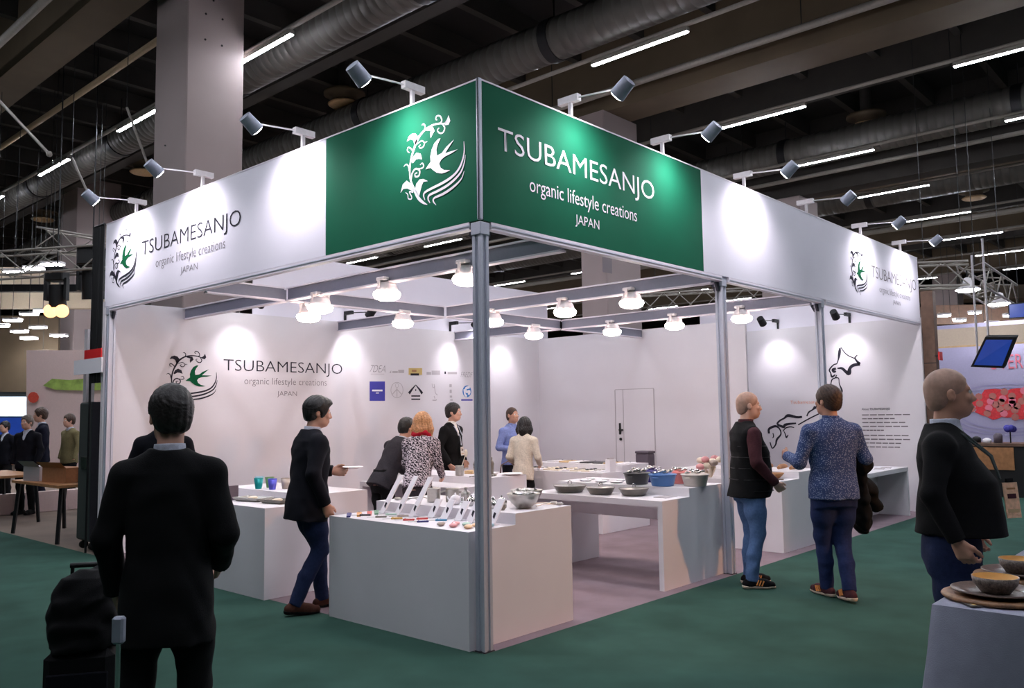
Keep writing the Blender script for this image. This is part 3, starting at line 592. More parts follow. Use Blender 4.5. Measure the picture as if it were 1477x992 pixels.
def tub(x, y, z, r, h, m, label):
    t = thing('enamel_pot', label, 'pot', (x, y, z), 0, 'coloured pots full of spoons')
    MB().lathe([(.001,.001),(r*.78,.001),(r*.8,.008),(r*.97,h*.92),(r*1.03,h*.93),(r*1.03,h),(r*.95,h),(r*.75,.01),(.001,.01)], n=28).build('body', m, t)
    k = 0
    for a in np.linspace(0, 6.28, 9)[:-1]:
        q = r*(.55 if k % 2 else .25); MB().ball((q*math.cos(a), q*math.sin(a), h+.012+.012*(k % 3)), .028, 10, 6, (1.2,.9,.55)).build('spoon_head', 'chrome', t); k += 1
    for s_ in (-1, 1): MB().box(s_*r*.98-.02, s_*r*.98+.02, -.03, .03, h*.7, h*.78, .004).build('lug', m, t)
for x, y, m_, lb in ((3.02, .78, 'potblack', 'charcoal enamel pot full of spoons'), (3.36, .82, 'potpurple', 'purple enamel pot behind the charcoal one'), (2.99, .46, 'potblue', 'blue enamel pot full of spoons'), (3.34, .50, 'potpink', 'pink enamel pot behind the blue one'), (3.16, .20, 'potbeige', 'beige enamel pot nearest the aluminium post')): tub(x, y, AH, .135, .115, m_, lb)
MB().prism([(0,0),(.2,0),(.2,.14),(0,.14)], 'z', 0, .004).build('price_sheet', 'print_faint', loc=(2.66, .22, AL)); tag(COL.objects[-1], 'small grey price sheet in front of the beige pot', 'sheet')
for i in range(6):
    t = thing('serving_dish', 'white dish %s the charcoal pot on the upper counter level' % ('beside' if i < 1 else 'in the row beyond'), 'dish', (3.05+.22*(i % 2), 1.05+.1*i, AH), .2*i, 'flat white dishes beyond the pots')
    MB().lathe([(.001,.001),(.06,.001),(.085,.012),(.088,.014),(.06,.006),(.001,.005)], n=20, sx=1, sy=.55 if i % 2 else .8).build('dish', 'print_white', t)
# cups counter
def cup(x, y, z, r, h, m, label):
    t = thing('tumbler', label, 'cup', (x, y, z), 0, 'metal tumblers')
    MB().lathe([(.001,.001),(r*.68,.001),(r*.7,.006),(r,h),(r*.96,h),(r*.66,.01),(.001,.01)], n=22).build('body', m, t); MB().lathe([(r*.99,h-.004),(r*1.02,h),(r*.99,h+.003)], n=22).build('rim', m, t)
for x, y, m_, lb in ((.50, 3.68, 'teal', 'teal metal tumbler standing before the pale blue one'), (.63, 3.88, 'paleblue', 'pale blue tumbler behind the teal one'), (.64, 3.70, 'leaf', 'olive green tumbler between teal and violet'), (.53, 3.47, 'violet', 'violet blue tumbler beside the taupe one'), (.66, 3.44, 'taupe', 'taupe tumbler beside the violet one'), (.70, 3.32, 'cream', 'small cream tumbler next to the taupe one')): cup(x, y, AH, .046 if m_ != 'cream' else .034, .105 if m_ != 'cream' else .075, m_, lb)
def tray(x, y, z, rz, sx, sy, label, m='steel'):
    t = thing('serving_tray', label, 'tray', (x, y, z), rz, 'shallow serving trays')
    v = []; f = []
    for (k, z_) in ((.8,.001),(1.,.035),(.985,.038),(.79,.006)): v += [(-sx*k,-sy*k,z_),(sx*k,-sy*k,z_),(sx*k,sy*k,z_),(-sx*k,sy*k,z_)]
    for i in range(3): f += [(i*4+k, i*4+(k+1)%4, i*4+4+(k+1)%4, i*4+4+k) for k in range(4)]
    f += [(3,2,1,0),(12,13,14,15)]
    MB().add(v, f).build('body', m, t); MB().ball((0,0,.03), .035, 10, 6, (1.8,1,.5)).build('content', 'cream', t)
tray(.24, 3.35, AL, .2, .1, .17, 'steel serving tray nearer the logo wall'); tray(.26, 2.95, AL, .15, .09, .15, 'dark steel serving tray nearer the walking man', 'steel_dark')
t = thing('wire_rack', 'flat wire rack lying on the cup counter beside the trays', 'rack', (.12, 3.75, AL+.12))
for k in range(6): MB().tube((-.08+.03*k,-.16,0), (-.08+.03*k,.16,0), .004, n=6).build('wire', 'steel_dark', t)
MB().box(-.1, .1, -.17, -.15, -.12, .02).build('stand', 'greybox', t); MB().box(-.1, .1, .15, .17, -.12, .02).build('stand', 'greybox', t)
t = thing('sample_cup', 'dark red sample bowl by the walking man', 'bowl', (.62, 2.74, AH)); MB().lathe([(.001,0),(.03,0),(.045,.02),(.043,.022),(.03,.008),(.001,.006)], n=16).build('bowl', 'red', t)
# shakers counter
def shaker(x, y, z, s, label, m='chrome'):
    t = thing('cocktail_shaker', label, 'shaker', (x, y, z), 0, 'cocktail shakers')
    MB().lathe([(.001,0),(.033*s,0),(.035*s,.01),(.045*s,.13*s)], n=20).build('body', m, t); MB().lathe([(.046*s,.13*s),(.046*s,.14*s),(.03*s,.18*s),(.026*s,.185*s)], n=20).build('strainer', m, t); MB().lathe([(.026*s,.185*s),(.024*s,.215*s),(.001,.222*s)], n=20).build('cap', m, t)
for x, y, m_, lb in ((2.95, 2.98, 'chrome', 'chrome cocktail shaker on the partner logo counter'), (3.10, 2.90, 'steel_dark', 'dark steel cocktail shaker beside the chrome one')): shaker(x, y, AH, 1., lb, m_)
steel_pot(2.88, 3.20, AH, .05, .11, 'glass-like steel beaker holding a pale spatula'); t = thing('spatula', 'pale spatula standing in the steel beaker', 'spatula', (2.885, 3.205, AH+.015), 0)
MB().path([(0,0,0),(.02,-.02,.1),(.05,-.05,.22)], .006, 6).build('handle', 'cream', t); MB().ball((.055,-.055,.25), .035, 10, 6, (.5,.8,1.3)).build('blade', 'cream', t)
for k in range(4): ladle(2.80+.07*k, 2.73+.02*k, AH, 2.3+.1*k, .16, 'steel spoon fanned out before the shakers, '+['nearest the beaker', 'second from the beaker', 'third from the beaker', 'nearest the dark shaker'][k], 'steel_dark')
for x, y, r, lb in ((3.3, 2.74, .13, 'round white plate on the counter end before the partner logos'), (3.26, 3.05, .11, 'small round white plate beside the larger one')):
    t = thing('plate', lb, 'plate', (x, y, AH), 0, 'white plates on the shaker counter'); MB().lathe([(.001,0),(r*.6,0),(r,.018),(r*.99,.022),(r*.6,.006),(.001,.005)], n=28).build('plate', 'print_white', t)
t = thing('bread_board', 'small wooden board on the shaker counter', 'board', (3.2, 3.32, AH), .3); MB().box(-.08, .08, -.06, .06, 0, .04, .006).build('board', 'wood_light', t)
cup(2.62, 4.1, AL, .05, .06, 'steel', 'low steel beaker at the far end of the shaker counter')
# flat goods counter
gw = ['nearest the white box', 'second from the white box', 'third from the white box', 'fourth from the white box', 'fifth from the white box', 'sixth from the white box', 'seventh from the white box', 'eighth from the white box']
for i in range(8):
    t = thing('knife_tray', ('dark flat knife tray ' if i % 3 == 1 else 'pale flat goods tray ')+gw[i], 'tray', (5.22+.03*(i % 2), 2.86+.17*i, AL), 0, 'flat trays on the storage counter')
    MB().box(-.15, .15, -.07, .07, 0, .018, .004).build('base', 'cream' if i % 3 else 'print_white', t)
    for k in range(3): MB().ball((-.09+.09*k, 0, .026), .03, 8, 5, (1.2,.9,.4)).build('piece', 'potblack' if i % 3 == 1 else ('cream' if i % 2 else 'steel'), t)
for i in range(7):
    t = thing('cutting_board', ('dark' if i in (2, 3) else 'light')+' flat board on the upper level of the storage counter, '+gw[i].replace('white box', 'grey box'), 'board', (5.72, 2.78+.205*i, AH), .1*(i % 3), 'flat boards on the storage counter')
    MB().box(-.16, .16, -.08, .08, 0, .02, .006).build('board', 'potblack' if i in (2, 3) else ('wood_light' if i % 2 else 'print_white'), t); MB().tube((.12,0,.02),(.12,0,.024),.012).build('hanging_hole', 'black', t)
t = thing('leaflet_box', 'white leaflet box standing on the storage counter', 'box', (5.25, 2.70, AL)); 
MB().box(-.07, .07, -.04, .04, 0, .17, .004).build('box', 'print_white', t); MB().box(-.05, .05, -.02, .02, .17, .19).build('leaflets', 'print_faint', t)
t = thing('storage_bin', 'dark grey bin on a stand against the storage wall', 'bin', (7.5, 3.62, .004)); MB().box(-.1, .1, -.13, .13, 0, .93, .02).build('body', 'greybox', t); MB().box(-.105, .105, -.135, .135, .93, .97, .012).build('lid', 'greybox', t)
# driftwood display on the third counter
t = thing('driftwood_display', 'pale driftwood piece with pink blossoms on the counter behind the post', 'decoration', (5.12, 1.14, AL))
for k in range(5):
    a = k*1.3; MB().path([(0,0,0),(.04*math.cos(a),.04*math.sin(a),.06),(.08*math.cos(a),.08*math.sin(a),.11+.02*(k%3))], [.03,.024,.012], 7).build('branch', 'cream', t)
for k in range(11):
    a = k*2.4; q = .03+.011*k; MB().ball((q*math.cos(a), q*math.sin(a), .13+.012*(k*7%9)), .05, 9, 6, (1,1.1,.8)).build('blossom', ['cream','pink','cream','taupe'][k%4], t)
def wood_bowl(x, y, z, r, label, m='wood'):
    t = thing('wooden_bowl', label, 'bowl', (x, y, z), 0, 'wooden bowls'); MB().lathe([(.001,0),(r*.4,0),(r*.8,r*.35),(r,r*.62),(r*.95,r*.62),(r*.72,r*.3),(.001,r*.1)], n=22).build('bowl', m, t)
for i, (x, y, z) in enumerate(((5.25, .86, AL), (5.22, .62, AL), (5.3, .38, AL))): wood_bowl(x, y, z, .11, 'stacked turned wooden bowl '+['beside the driftwood', 'in the middle of the row', 'nearest the aisle'][i], ['wood', 'wood_light', 'wood'][i])
t = thing('wooden_crate', 'tall brown wooden crate beside the turned bowls', 'crate', (5.6, 1.0, AH), .3)
for k in range(5):
    MB().box(-.15, .15, -.12, -.105, .02+.05*k, .058+.05*k).build('slat', 'wood', t); MB().box(-.15, .15, .105, .12, .02+.05*k, .058+.05*k).build('slat', 'wood', t); MB().box(-.16, -.145, -.12, .12, .02+.05*k, .058+.05*k).build('slat', 'wood', t)
for sx in (-.135, .135):
    for sy in (-.1, .1): MB().box(sx-.012, sx+.012, sy-.012, sy+.012, 0, .27).build('corner_post', 'wood_dark', t)
t = thing('serving_board', 'long flat white serving board under the driftwood', 'board', (5.2, 1.45, AL), .1); MB().box(-.18, .18, -.14, .14, 0, .03, .01).build('board', 'print_white', t); MB().box(-.14,.14,-.1,.1,.03,.045,.004).build('mat', 'wood_dark', t)
for i in range(4):
    t = thing('wooden_stick', 'rough brown wooden piece on the upper counter level by the map, '+['nearest the aisle', 'second from the aisle', 'third from the aisle', 'fourth from the aisle'][i], 'wood piece', (5.72, .30+.17*i, AH+.02), .12*i, 'rough wooden pieces')
    MB().path([(-.16,0,.01),(-.05,.01,.02),(.06,-.01,.02),(.16,0,.01)], [.018,.03,.028,.015], 8).build('stick', 'wood', t)
t = thing('scissors', 'small pair of steel scissors at the counter corner', 'scissors', (5.2, .27, AL+.004), .5)
for s_ in (-1, 1): MB().bar((-.06, s_*.012, .004), (.08, -s_*.008, .004), .008, .004).build('blade', 'steel', t); MB().lathe([(.016,0),(.022,.004),(.016,.008),(.012,.004),(.016,0)], (-.08, s_*.018, 0), 12).build('grip', 'wood_dark', t)
for i, (x, lb) in enumerate(((8.9, 'white booklet nearest the map wall on the low desk'), (8.6, 'white booklet in the middle of the low desk'))):
    t = thing('booklet', lb, 'booklet', (x, .3, .725), .2, 'booklets on the low desk'); MB().box(-.1, .1, -.07, .07, 0, .008).build('pages', 'print_white', t); MB().box(-.1, .1, -.07, .07, .008, .01).build('cover', 'print_faint', t)
# ------------------------------------------------------------------ people: signed distance fields meshed with OpenVDB
import openvdb as vdb
F32 = np.float32
class Field:
    def __init__(s, lo, hi, h):
        s.lo = np.array(lo, F32); s.h = h; s.n = np.ceil((np.array(hi)-np.array(lo))/h).astype(int)+1
        s.ax = [(s.lo[i]+h*np.arange(s.n[i])).astype(F32) for i in range(3)]; s.a = np.full(tuple(s.n), .2, F32)
    def block(s, lo, hi):
        sl = []
        for i in range(3):
            a = int(max(0, math.floor((lo[i]-s.lo[i])/s.h))); b = int(min(s.n[i], math.ceil((hi[i]-s.lo[i])/s.h)+1))
            if b <= a: return None, None
            sl.append(slice(a, b))
        return tuple(sl), (s.ax[0][sl[0]][:, None, None], s.ax[1][sl[1]][None, :, None], s.ax[2][sl[2]][None, None, :])
    def add(s, fn, lo, hi, k=.02, sub=False):
        m = max(k, .03); sl, P = s.block(np.array(lo)-m, np.array(hi)+m)
        if sl is None: return s
        d = fn(*P).astype(F32); A = s.a[sl]
        if sub: A = -A
        if k > 0: h = np.maximum(k-np.abs(A-d), 0)/k; r = np.minimum(A, d)-h*h*k*.25
        else: r = np.minimum(A, d)
        s.a[sl] = -r if sub else r; return s
    def cap(s, a, b, ra, rb=None, k=.02, flat=None, cut=False, sub=False):
        """tapered limb; flat=(axis vector, scale) squashes the section; cut flattens the far end"""
        a = np.array(a, F32); b = np.array(b, F32); rb = ra if rb is None else rb; ab = b-a; L2 = float(ab@ab)+1e-9; ln = math.sqrt(L2)
        R_ = max(ra, rb)*1.3
        def fn(x, y, z):
            px, py, pz = x-a[0], y-a[1], z-a[2]; sc = 1.
            if flat is not None:
                nx, ny, nz = flat[0]; q = (px*nx+py*ny+pz*nz)*(1/flat[1]-1); t0 = (nx*ab[0]+ny*ab[1]+nz*ab[2])
                px, py, pz = px+nx*q, py+ny*q, pz+nz*q
            t_ = (px*ab[0]+py*ab[1]+pz*ab[2])/L2; t = np.clip(t_, 0, 1)
            d = np.sqrt((px-t*ab[0])**2+(py-t*ab[1])**2+(pz-t*ab[2])**2)-(ra+(rb-ra)*t)
            if flat is not None: d = d*min(1, flat[1]*1.2)
            if cut: d = np.maximum(d, (t_-1)*ln)
            return d
        return s.add(fn, np.minimum(a, b)-R_, np.maximum(a, b)+R_, k, sub)
    def chain(s, pts, rs, k=.015, **kw):
        for i in range(len(pts)-1): s.cap(pts[i], pts[i+1], rs[i], rs[i+1], k, **kw)
        return s
    def ell(s, c, r, k=.02, rot=None, sub=False):
        c = np.array(c, F32); r = np.array(r, F32); m = float(r.max())
        def fn(x, y, z):
            px, py, pz = x-c[0], y-c[1], z-c[2]
            if rot is not None:
                q = [rot[0][i]*px+rot[1][i]*py+rot[2][i]*pz for i in range(3)]; px, py, pz = q
            k0 = np.sqrt((px/r[0])**2+(py/r[1])**2+(pz/r[2])**2); k1 = np.sqrt((px/r[0]**2)**2+(py/r[1]**2)**2+(pz/r[2]**2)**2)+1e-6
            return k0*(k0-1)/k1
        return s.add(fn, c-m, c+m, k, sub)
    def loft(s, st, frame=None, k=.03, grow=0., cutlo=True, cuthi=False, pw=2.3):
        """stack of elliptical sections (z, cx, cy, half width, half depth) in an optional frame (origin, 3x3)"""
        st = np.array(st, float); zz = st[:, 0]
        def fn(x, y, z):
            if frame is not None:
                o, Rm = frame; px, py, pz = x-F32(o[0]), y-F32(o[1]), z-F32(o[2])
                x, y, z = [Rm[0][i]*px+Rm[1][i]*py+Rm[2][i]*pz for i in range(3)]; x = x+F32(o[0]); y = y+F32(o[1]); z = z+F32(o[2])
            zc = np.clip(z, zz[0], zz[-1]); cx, cy, a, b = [np.interp(zc, zz, st[:, i]).astype(F32) for i in (1, 2, 3, 4)]
            a = a+grow; b = b+grow
            q = (np.abs((x-cx)/a)**pw+np.abs((y-cy)/b)**pw+1e-9)**(1/pw)
            d = (q-1)*np.minimum(a, b)
            if cutlo: d = np.maximum(d, zz[0]-z)
            else: d = np.where(z < zz[0], np.sqrt(np.maximum(d, 0)**2+(zz[0]-z)**2)+np.minimum(d, 0), d)
            d = np.maximum(d, z-zz[-1])
            return d
        w_ = float(max(st[:, 3].max(), st[:, 4].max()))+grow+.05
        if frame is None: lo = (-w_, -w_, zz[0]); hi = (w_, w_, zz[-1])
        else:
            o, Rm = frame; cs = np.array([[sx, sy, z] for sx in (-w_, w_) for sy in (-w_, w_) for z in (zz[0], zz[-1])])-o
            cs = cs@np.array(Rm).T+o; lo, hi = cs.min(0), cs.max(0)
        return s.add(fn, lo, hi, k)
    def cutplane(s, p, n):
        X, Y, Z = s.ax[0][:, None, None], s.ax[1][None, :, None], s.ax[2][None, None, :]
        s.a = np.maximum(s.a, (X-p[0])*n[0]+(Y-p[1])*n[1]+(Z-p[2])*n[2]); return s
    def folds(s, amp=.004, f=1., seed=0):
        X, Y, Z = s.ax[0][:, None, None], s.ax[1][None, :, None], s.ax[2][None, None, :]; q = seed*1.7
        n = np.sin(f*(21*Z+9*X+q)+2.2*np.sin(f*(13*X-8*Z)+q))*np.sin(f*(17*Y+12*X-6*Z)+1.8*np.sin(f*14*Z+q))
        n = n+.6*np.sin(f*(38*Z+22*X*np.sign(X))+3*np.sin(f*(19*Y+11*X)+q))
        s.a = s.a+F32(amp)*n.astype(F32)*.6; return s
    def mesh(s, name, m):
        g = vdb.FloatGrid(.2); g.copyFromArray(s.a); g.transform = vdb.createLinearTransform(voxelSize=s.h)
        p, q = g.convertToQuads(0.); p = p+s.lo
        me = bpy.data.meshes.new(name); me.vertices.add(len(p)); me.vertices.foreach_set('co', p.astype(F32).ravel())
        n = len(q); me.loops.add(n*4); me.polygons.add(n); me.loops.foreach_set('vertex_index', q[:, ::-1].astype(np.int32).ravel())
        me.polygons.foreach_set('loop_start', np.arange(0, n*4, 4, dtype=np.int32)); me.update(calc_edges=True); me.validate()
        me.polygons.foreach_set('use_smooth', np.ones(len(me.polygons), bool)); me.materials.append(M[m] if isinstance(m, str) else m); return me
    def build(s, name, m, parent): return link(name, s.mesh(name, m), parent)
def rotm(rx=0., ry=0., rz=0.):
    return np.array((Matrix.Rotation(rz, 3, 'Z') @ Matrix.Rotation(rx, 3, 'X') @ Matrix.Rotation(ry, 3, 'Y')))
for n_, c_, r_ in (('skin', (206, 158, 136), .55), ('skin_tan', (196, 146, 122), .55), ('skin_pale', (214, 172, 152), .55), ('eye_white', (225, 220, 216), .3), ('eye_dark', (30, 22, 18), .2), ('lip', (176, 108, 100), .5)): mat(n_, c_, r_, var=.05, scale=18)
for n_, c_ in (('hair_black', (20, 18, 18)), ('hair_brown', (66, 46, 36)), ('hair_dark', (36, 30, 28)), ('hair_grey', (110, 98, 90)), ('hair_blonde', (188, 138, 96)), ): mat(n_, c_, .5, var=.35, scale=60, bump=.6, bscale=90)
mat('hair_bald', (178, 142, 124), .5, var=.12, scale=40, bump=.1, bscale=300)
for n_, c_ in (('cloth_black', (15, 15, 17)), ('cloth_navy', (22, 24, 40)), ('cloth_dknavy', (14, 15, 24)), ('cloth_charcoal', (52, 50, 56)), ('cloth_white', (226, 220, 214)), ('cloth_ltblue', (128, 142, 196)), ('cloth_shirt', (196, 200, 214)), ('denim', (88, 116, 160)), ('denim_dark', (34, 44, 76)), ('denim_indigo', (36, 48, 88)), ('cloth_maroon', (74, 40, 46)), ('shoe_brown', (78, 46, 36)), ('shoe_black', (20, 18, 18)), ('sole_white', (222, 200, 182)), ('stripe_orange', (240, 160, 90)), ('lanyard', (64, 72, 72)), ('badge', (240, 196, 160)), ('scarf_red', (176, 30, 50)), ('cloth_olive', (118, 110, 78)), ('cloth_cream', (214, 204, 188)), ('cloth_darkgrey', (64, 60, 64))): mat(n_, c_, .85, var=.14, scale=55, bump=.35, bscale=260, spec=.2)
def pattern_mat(name, c1, c2, scale, kind):
    m = mat(name, c1, .8, var=0, spec=.2); nt = m.node_tree; N = nt.nodes; L = nt.links; b = N['Principled BSDF']; tc = N.new('ShaderNodeTexCoord')
    if kind == 'spots':
        v = N.new('ShaderNodeTexVoronoi'); v.inputs['Scale'].default_value = scale; L.new(tc.outputs['Object'], v.inputs['Vector']); out = v.outputs['Distance']; p0, p1 = .28, .36
    else:
        w_ = N.new('ShaderNodeTexWave'); w_.wave_type = 'BANDS'; w_.bands_direction = 'DIAGONAL'; w_.inputs['Scale'].default_value = scale; w_.inputs['Distortion'].default_value = 9.; w_.inputs['Detail Scale'].default_value = 3.
        L.new(tc.outputs['Object'], w_.inputs['Vector']); out = w_.outputs['Fac']; p0, p1 = .42, .55
    cr = N.new('ShaderNodeValToRGB'); cr.color_ramp.elements[0].position = p0; cr.color_ramp.elements[1].position = p1
    cr.color_ramp.elements[0].color = lin(c2)+(1,); cr.color_ramp.elements[1].color = lin(c1)+(1,); L.new(out, cr.inputs['Fac']); L.new(cr.outputs['Color'], b.inputs['Base Color'])
pattern_mat('shirt_pattern', (58, 76, 120), (150, 164, 196), 90, 'spots')
pattern_mat('houndstooth', (40, 36, 44), (206, 196, 206), 14, 'wave')

def person(label, loc, yaw, H=1.75, girth=1., belly=0., lean=0., twist=0., head=(0., 0.), legs=None, arms=None, top='jacket', top_mat='cloth_black', hem=.80, trouser_mat='cloth_black', shoe_mat='shoe_black',
           skin='skin', hair='short', hair_mat='hair_black', inner_mat='cloth_shirt', h=.0075, sleeve=True, group=None, sway=0., shoulders=1., hands=(1, 1), trousers='trousers', grip=(.5, .5), sole=False):
    """one posed figure; forward is +y, right is +x before turning; joints are for a height of 1.75 m and scaled"""
    t = thing('person', label, 'person', loc, yaw-math.pi/2, group); S = H/1.75
    A = lambda *p: np.array(p, float)*S
    hip = A(sway, 0, .92); U = rotm(-lean, 0, twist)
    up = lambda x, y, z: (A(x, y, z)-A(0, 0, .92))@U.T+hip
    fr = (hip, U)
    shl = .185*shoulders; hl = .095
    arms = arms or {}; legs = legs or {}
    J = {}
    for sd, nm in ((-1, 'L'), (1, 'R')):
        sh = up(sd*shl, -.01, 1.372)
        el, wr = arms.get(nm, ((sd*.245, -.03, 1.14), (sd*.235, .05, .89)))
        kn, an = legs.get(nm, ((sd*.10, .02, .49), (sd*.105, -.03, .085)))
        J[nm] = dict(sh=sh, el=A(*el), wr=A(*wr), hip=hip+A(sd*hl, 0, -.02), kn=A(*kn), an=A(*an))
    nb = up(0, -.005, 1.47); 
    Hd = U@rotm(head[1]*-1., 0, head[0]); hc = up(0, .012, 1.50)+Hd@A(0, .018, .125)     # head centre
    hp = lambda x, y, z: hc+Hd@A(x, y, z)
    every = np.array([hc]+[J[n][k] for n in 'LR' for k in ('sh', 'el', 'wr', 'hip', 'kn', 'an')])
    lo = every.min(0)-np.array([.30, .30, .1])*S; hi = every.max(0)+np.array([.30, .30, .2])*S; lo[2] = 0
    # ---- body: one continuous surface
    f = Field(lo, hi, h)
    g = girth
    f.loft([(z, 0, cy, a*.86*g, b*.86*g) for z, cy, a, b in ((.80*S, 0, .13*S, .10*S), (.92*S, 0, .16*S, .11*S), (1.05*S, 0, .14*S, .1*S), (1.25*S, 0, .155*S, .105*S), (1.4*S, -.01*S, .15*S, .085*S), (1.47*S, -.012*S, .07*S, .06*S))], (hip*0+A(0, 0, .92), U) if sway == 0 else (A(0, 0, .92), U), .03)
    for n in 'LR':
        j = J[n]; f.chain([j['sh'], j['el'], j['wr']], [.042*S, .034*S, .024*S], .02); f.chain([j['hip'], j['kn'], j['an']], [.068*S, .045*S, .032*S], .03)
        ft = foot_dir(j, A); f.cap(j['an']-A(0, 0, .03), j['an']-A(0, 0, .05)+ft*.1*S, .03*S, .022*S, .02)
    f.cap(nb-Hd@A(0, 0, .03), hp(0, -.02, -.06), .056*S*(.5+.5*g), .052*S*(.5+.5*g), .02)
    f.ell(hp(0, -.012, .03), A(.075, .096, .092), .02, Hd)            # cranium
    f.ell(hp(0, .022, -.035), A(.060, .072, .078), .03, Hd)           # face
    f.ell(hp(0, .062, -.092), A(.030, .022, .020), .025, Hd)          # chin
    f.ell(hp(0, .03, -.075), A(.052, .05, .04), .03, Hd)              # jaw
    f.cap(hp(0, .088, .008), hp(0, .106, -.032), .010*S, .013*S, .012) # nose
    f.ell(hp(.012, .096, -.037), A(.009, .011, .008), .008, Hd); f.ell(hp(-.012, .096, -.037), A(.009, .011, .008), .008, Hd)
    f.cap(hp(-.036, .079, .022), hp(.036, .079, .022), .010*S, .010*S, .018)  # brow
    for sx in (-1, 1):
        f.ell(hp(sx*.031, .093, .004), A(.016, .012, .012), .01, Hd, sub=True)
        f.ell(hp(sx*.033, .076, -.024), A(.022, .014, .018), .02, Hd)  # cheek
        f.ell(hp(sx*.079, -.008, -.008), A(.010, .020, .033), .008, Hd); f.ell(hp(sx*.088, .0, -.004), A(.006, .010, .016), .006, Hd, sub=True)
    f.cap(hp(-.02, .092, -.063), hp(.02, .092, -.063), .0065*S, .0065*S, .01); f.cap(hp(-.017, .09, -.073), hp(.017, .09, -.073), .008*S, .008*S, .01)
    f.cap(hp(-.024, .101, -.0675), hp(.024, .101, -.0675), .0035*S, .0035*S, .004, sub=True)
    for i, n in enumerate('LR'):
        if hands[i]: hand(f, J[n], -1 if n == 'L' else 1, S, grip[i])
    body = f.build('body', skin, t)
    e = MB()
    for sx in (-1, 1):
        e = MB().ball((0, 0, 0), .0115*S, 12, 8); o = e.build('eye', 'eye_white', t, hp(sx*.031, .083, .005)); MB().ball(tuple(Hd@A(0, .0075, 0)), .0062*S, 10, 6).build('iris', 'eye_dark', o)
    # ---- trousers
    f = Field(lo, hi, max(h, .008))
    f.loft([(z*S, sway*S, cy*S, a*S*g, b*S*g) for z, cy, a, b in ((.76, 0, .145, .110), (.82, -.005, .158, .120), (.92, -.01, .158, .116), (1.0, 0, .140, .100), (1.04, 0, .135, .095))], None, .05)
    for n in 'LR':
        j = J[n]; f.chain([j['hip']-A(0, 0, .07), (j['hip']+j['kn'])/2-A(0, 0, .02), j['kn']], [.086*S*g, .081*S*g, .066*S], .04); f.chain([j['kn'], (j['kn']+j['an'])/2-A(0, .012, 0)], [.066*S, .062*S], .03)
        f.cap((j['kn']+j['an'])/2-A(0, .012, 0), j['an']-A(0, 0, .02), .062*S, .055*S, .02, cut=True)
    f.folds(.005, 1., len(label))
    if lean < .2: f.cutplane((0, 0, (hem+.045)*S), (0, 0, 1))
    f.build(trousers, trouser_mat, t)
    # ---- shoes
    for n in 'LR':
        shoe(t, J[n], A, S, shoe_mat, sole)
    # ---- upper garment
    f = Field(lo, hi, h)
    flare = .012 if top in ('jacket', 'coat') else .0
    stt = [(hem, -.004, .182+flare, .142+belly*.6), (.92, 0, .178+flare*.5, .138+belly*.9), (1.05, .0, .162, .124+belly), (1.2, 0, .172, .124+belly*.6), (1.31, -.004, .184*shoulders, .122), (1.38, -.012, .168*shoulders, .106), (1.43, -.018, .115*shoulders, .086), (1.478, -.018, .070, .068)]
    stt = [(z*S, sway*S, (cy+(belly*.75 if .85 < z < 1.25 else 0))*S, a*S*g, b*S*g) for z, cy, a, b in stt]
    f.loft(stt, (A(0, 0, .92), U), .03)
    rs = (.064, .056, .047) if top in ('jacket', 'coat') else (.060, .050, .042)
    if sleeve:
        for n in 'LR':
            j = J[n]; sd = -1 if n == 'L' else 1
            f.cap(up(sd*.07, -.015, 1.425), j['sh'], .045*S, .062*S*g**.5, .05)
            f.chain([j['sh'], j['el']], [rs[0]*S*g**.5, rs[1]*S*g**.5], .03); f.cap(j['el'], j['wr']+(j['wr']-j['el'])*.02, rs[1]*S*g**.5, rs[2]*S, .02, cut=True)
    else:
        for n in 'LR':
            sd = -1 if n == 'L' else 1; f.cap(up(sd*.07, -.015, 1.42), up(sd*.155, -.012, 1.375), .05*S, .075*S, .05)
    f.folds(.005 if top != 'knit' else .003, .9, len(label)+3)
    # neck opening
    f.ell(up(0, .035, 1.50), A(.06, .065, .06), .01, U, sub=True)
    if top in ('jacket', 'coat'):   # open front: a V of shirt
        f.cap(up(0, .165, 1.16), up(0, .10, 1.48), .012*S, .062*S, .006, sub=True)
        f.cap(up(0, .17, hem-.1), up(0, .165, 1.16), .03*S, .006*S, .004, sub=True)
    g_ = f.build({'jacket': 'suit_jacket', 'coat': 'coat', 'vest': 'vest', 'shirt': 'shirt', 'knit': 'pullover'}[top], top_mat, t)
    # ---- collar / under shirt
    f = Field(up(-.3, -.3, 1.0).clip(lo, hi)*0+lo, hi, h)
    f.loft([(z*S, sway*S, cy*S, a*S*g, b*S*g) for z, cy, a, b in ((1.06, belly*.75, .13, .098+belly*.6), (1.2, belly*.75, .145, .100+belly*.4), (1.3, 0, .15, .100), (1.36, -.004, .152, .096), (1.42, -.012, .11, .080), (1.462, -.012, .074, .069))], (A(0, 0, .92), U), .02)
    f.cap(nb-Hd@A(0, 0, .045), nb+Hd@A(0, .0, .035), .069*S*(.5+.5*g), .063*S*(.5+.5*g), .01, cut=True)
    f.build('collar', inner_mat if top in ('jacket', 'coat', 'vest') else top_mat if top == 'shirt' else inner_mat, t)
    if not sleeve:
        for n in 'LR':
            f = Field(np.minimum(np.minimum(J[n]['sh'], J[n]['el']), J[n]['wr'])-.12, np.maximum(np.maximum(J[n]['sh'], J[n]['el']), J[n]['wr'])+.12, h); j = J[n]
            f.chain([j['sh'], j['el']], [.064*S*g**.5, .052*S], .02); f.cap(j['el'], j['wr'], .052*S, .042*S, .02, cut=True); f.folds(.005, 1.1, 5); f.build('sleeve', inner_mat, t)
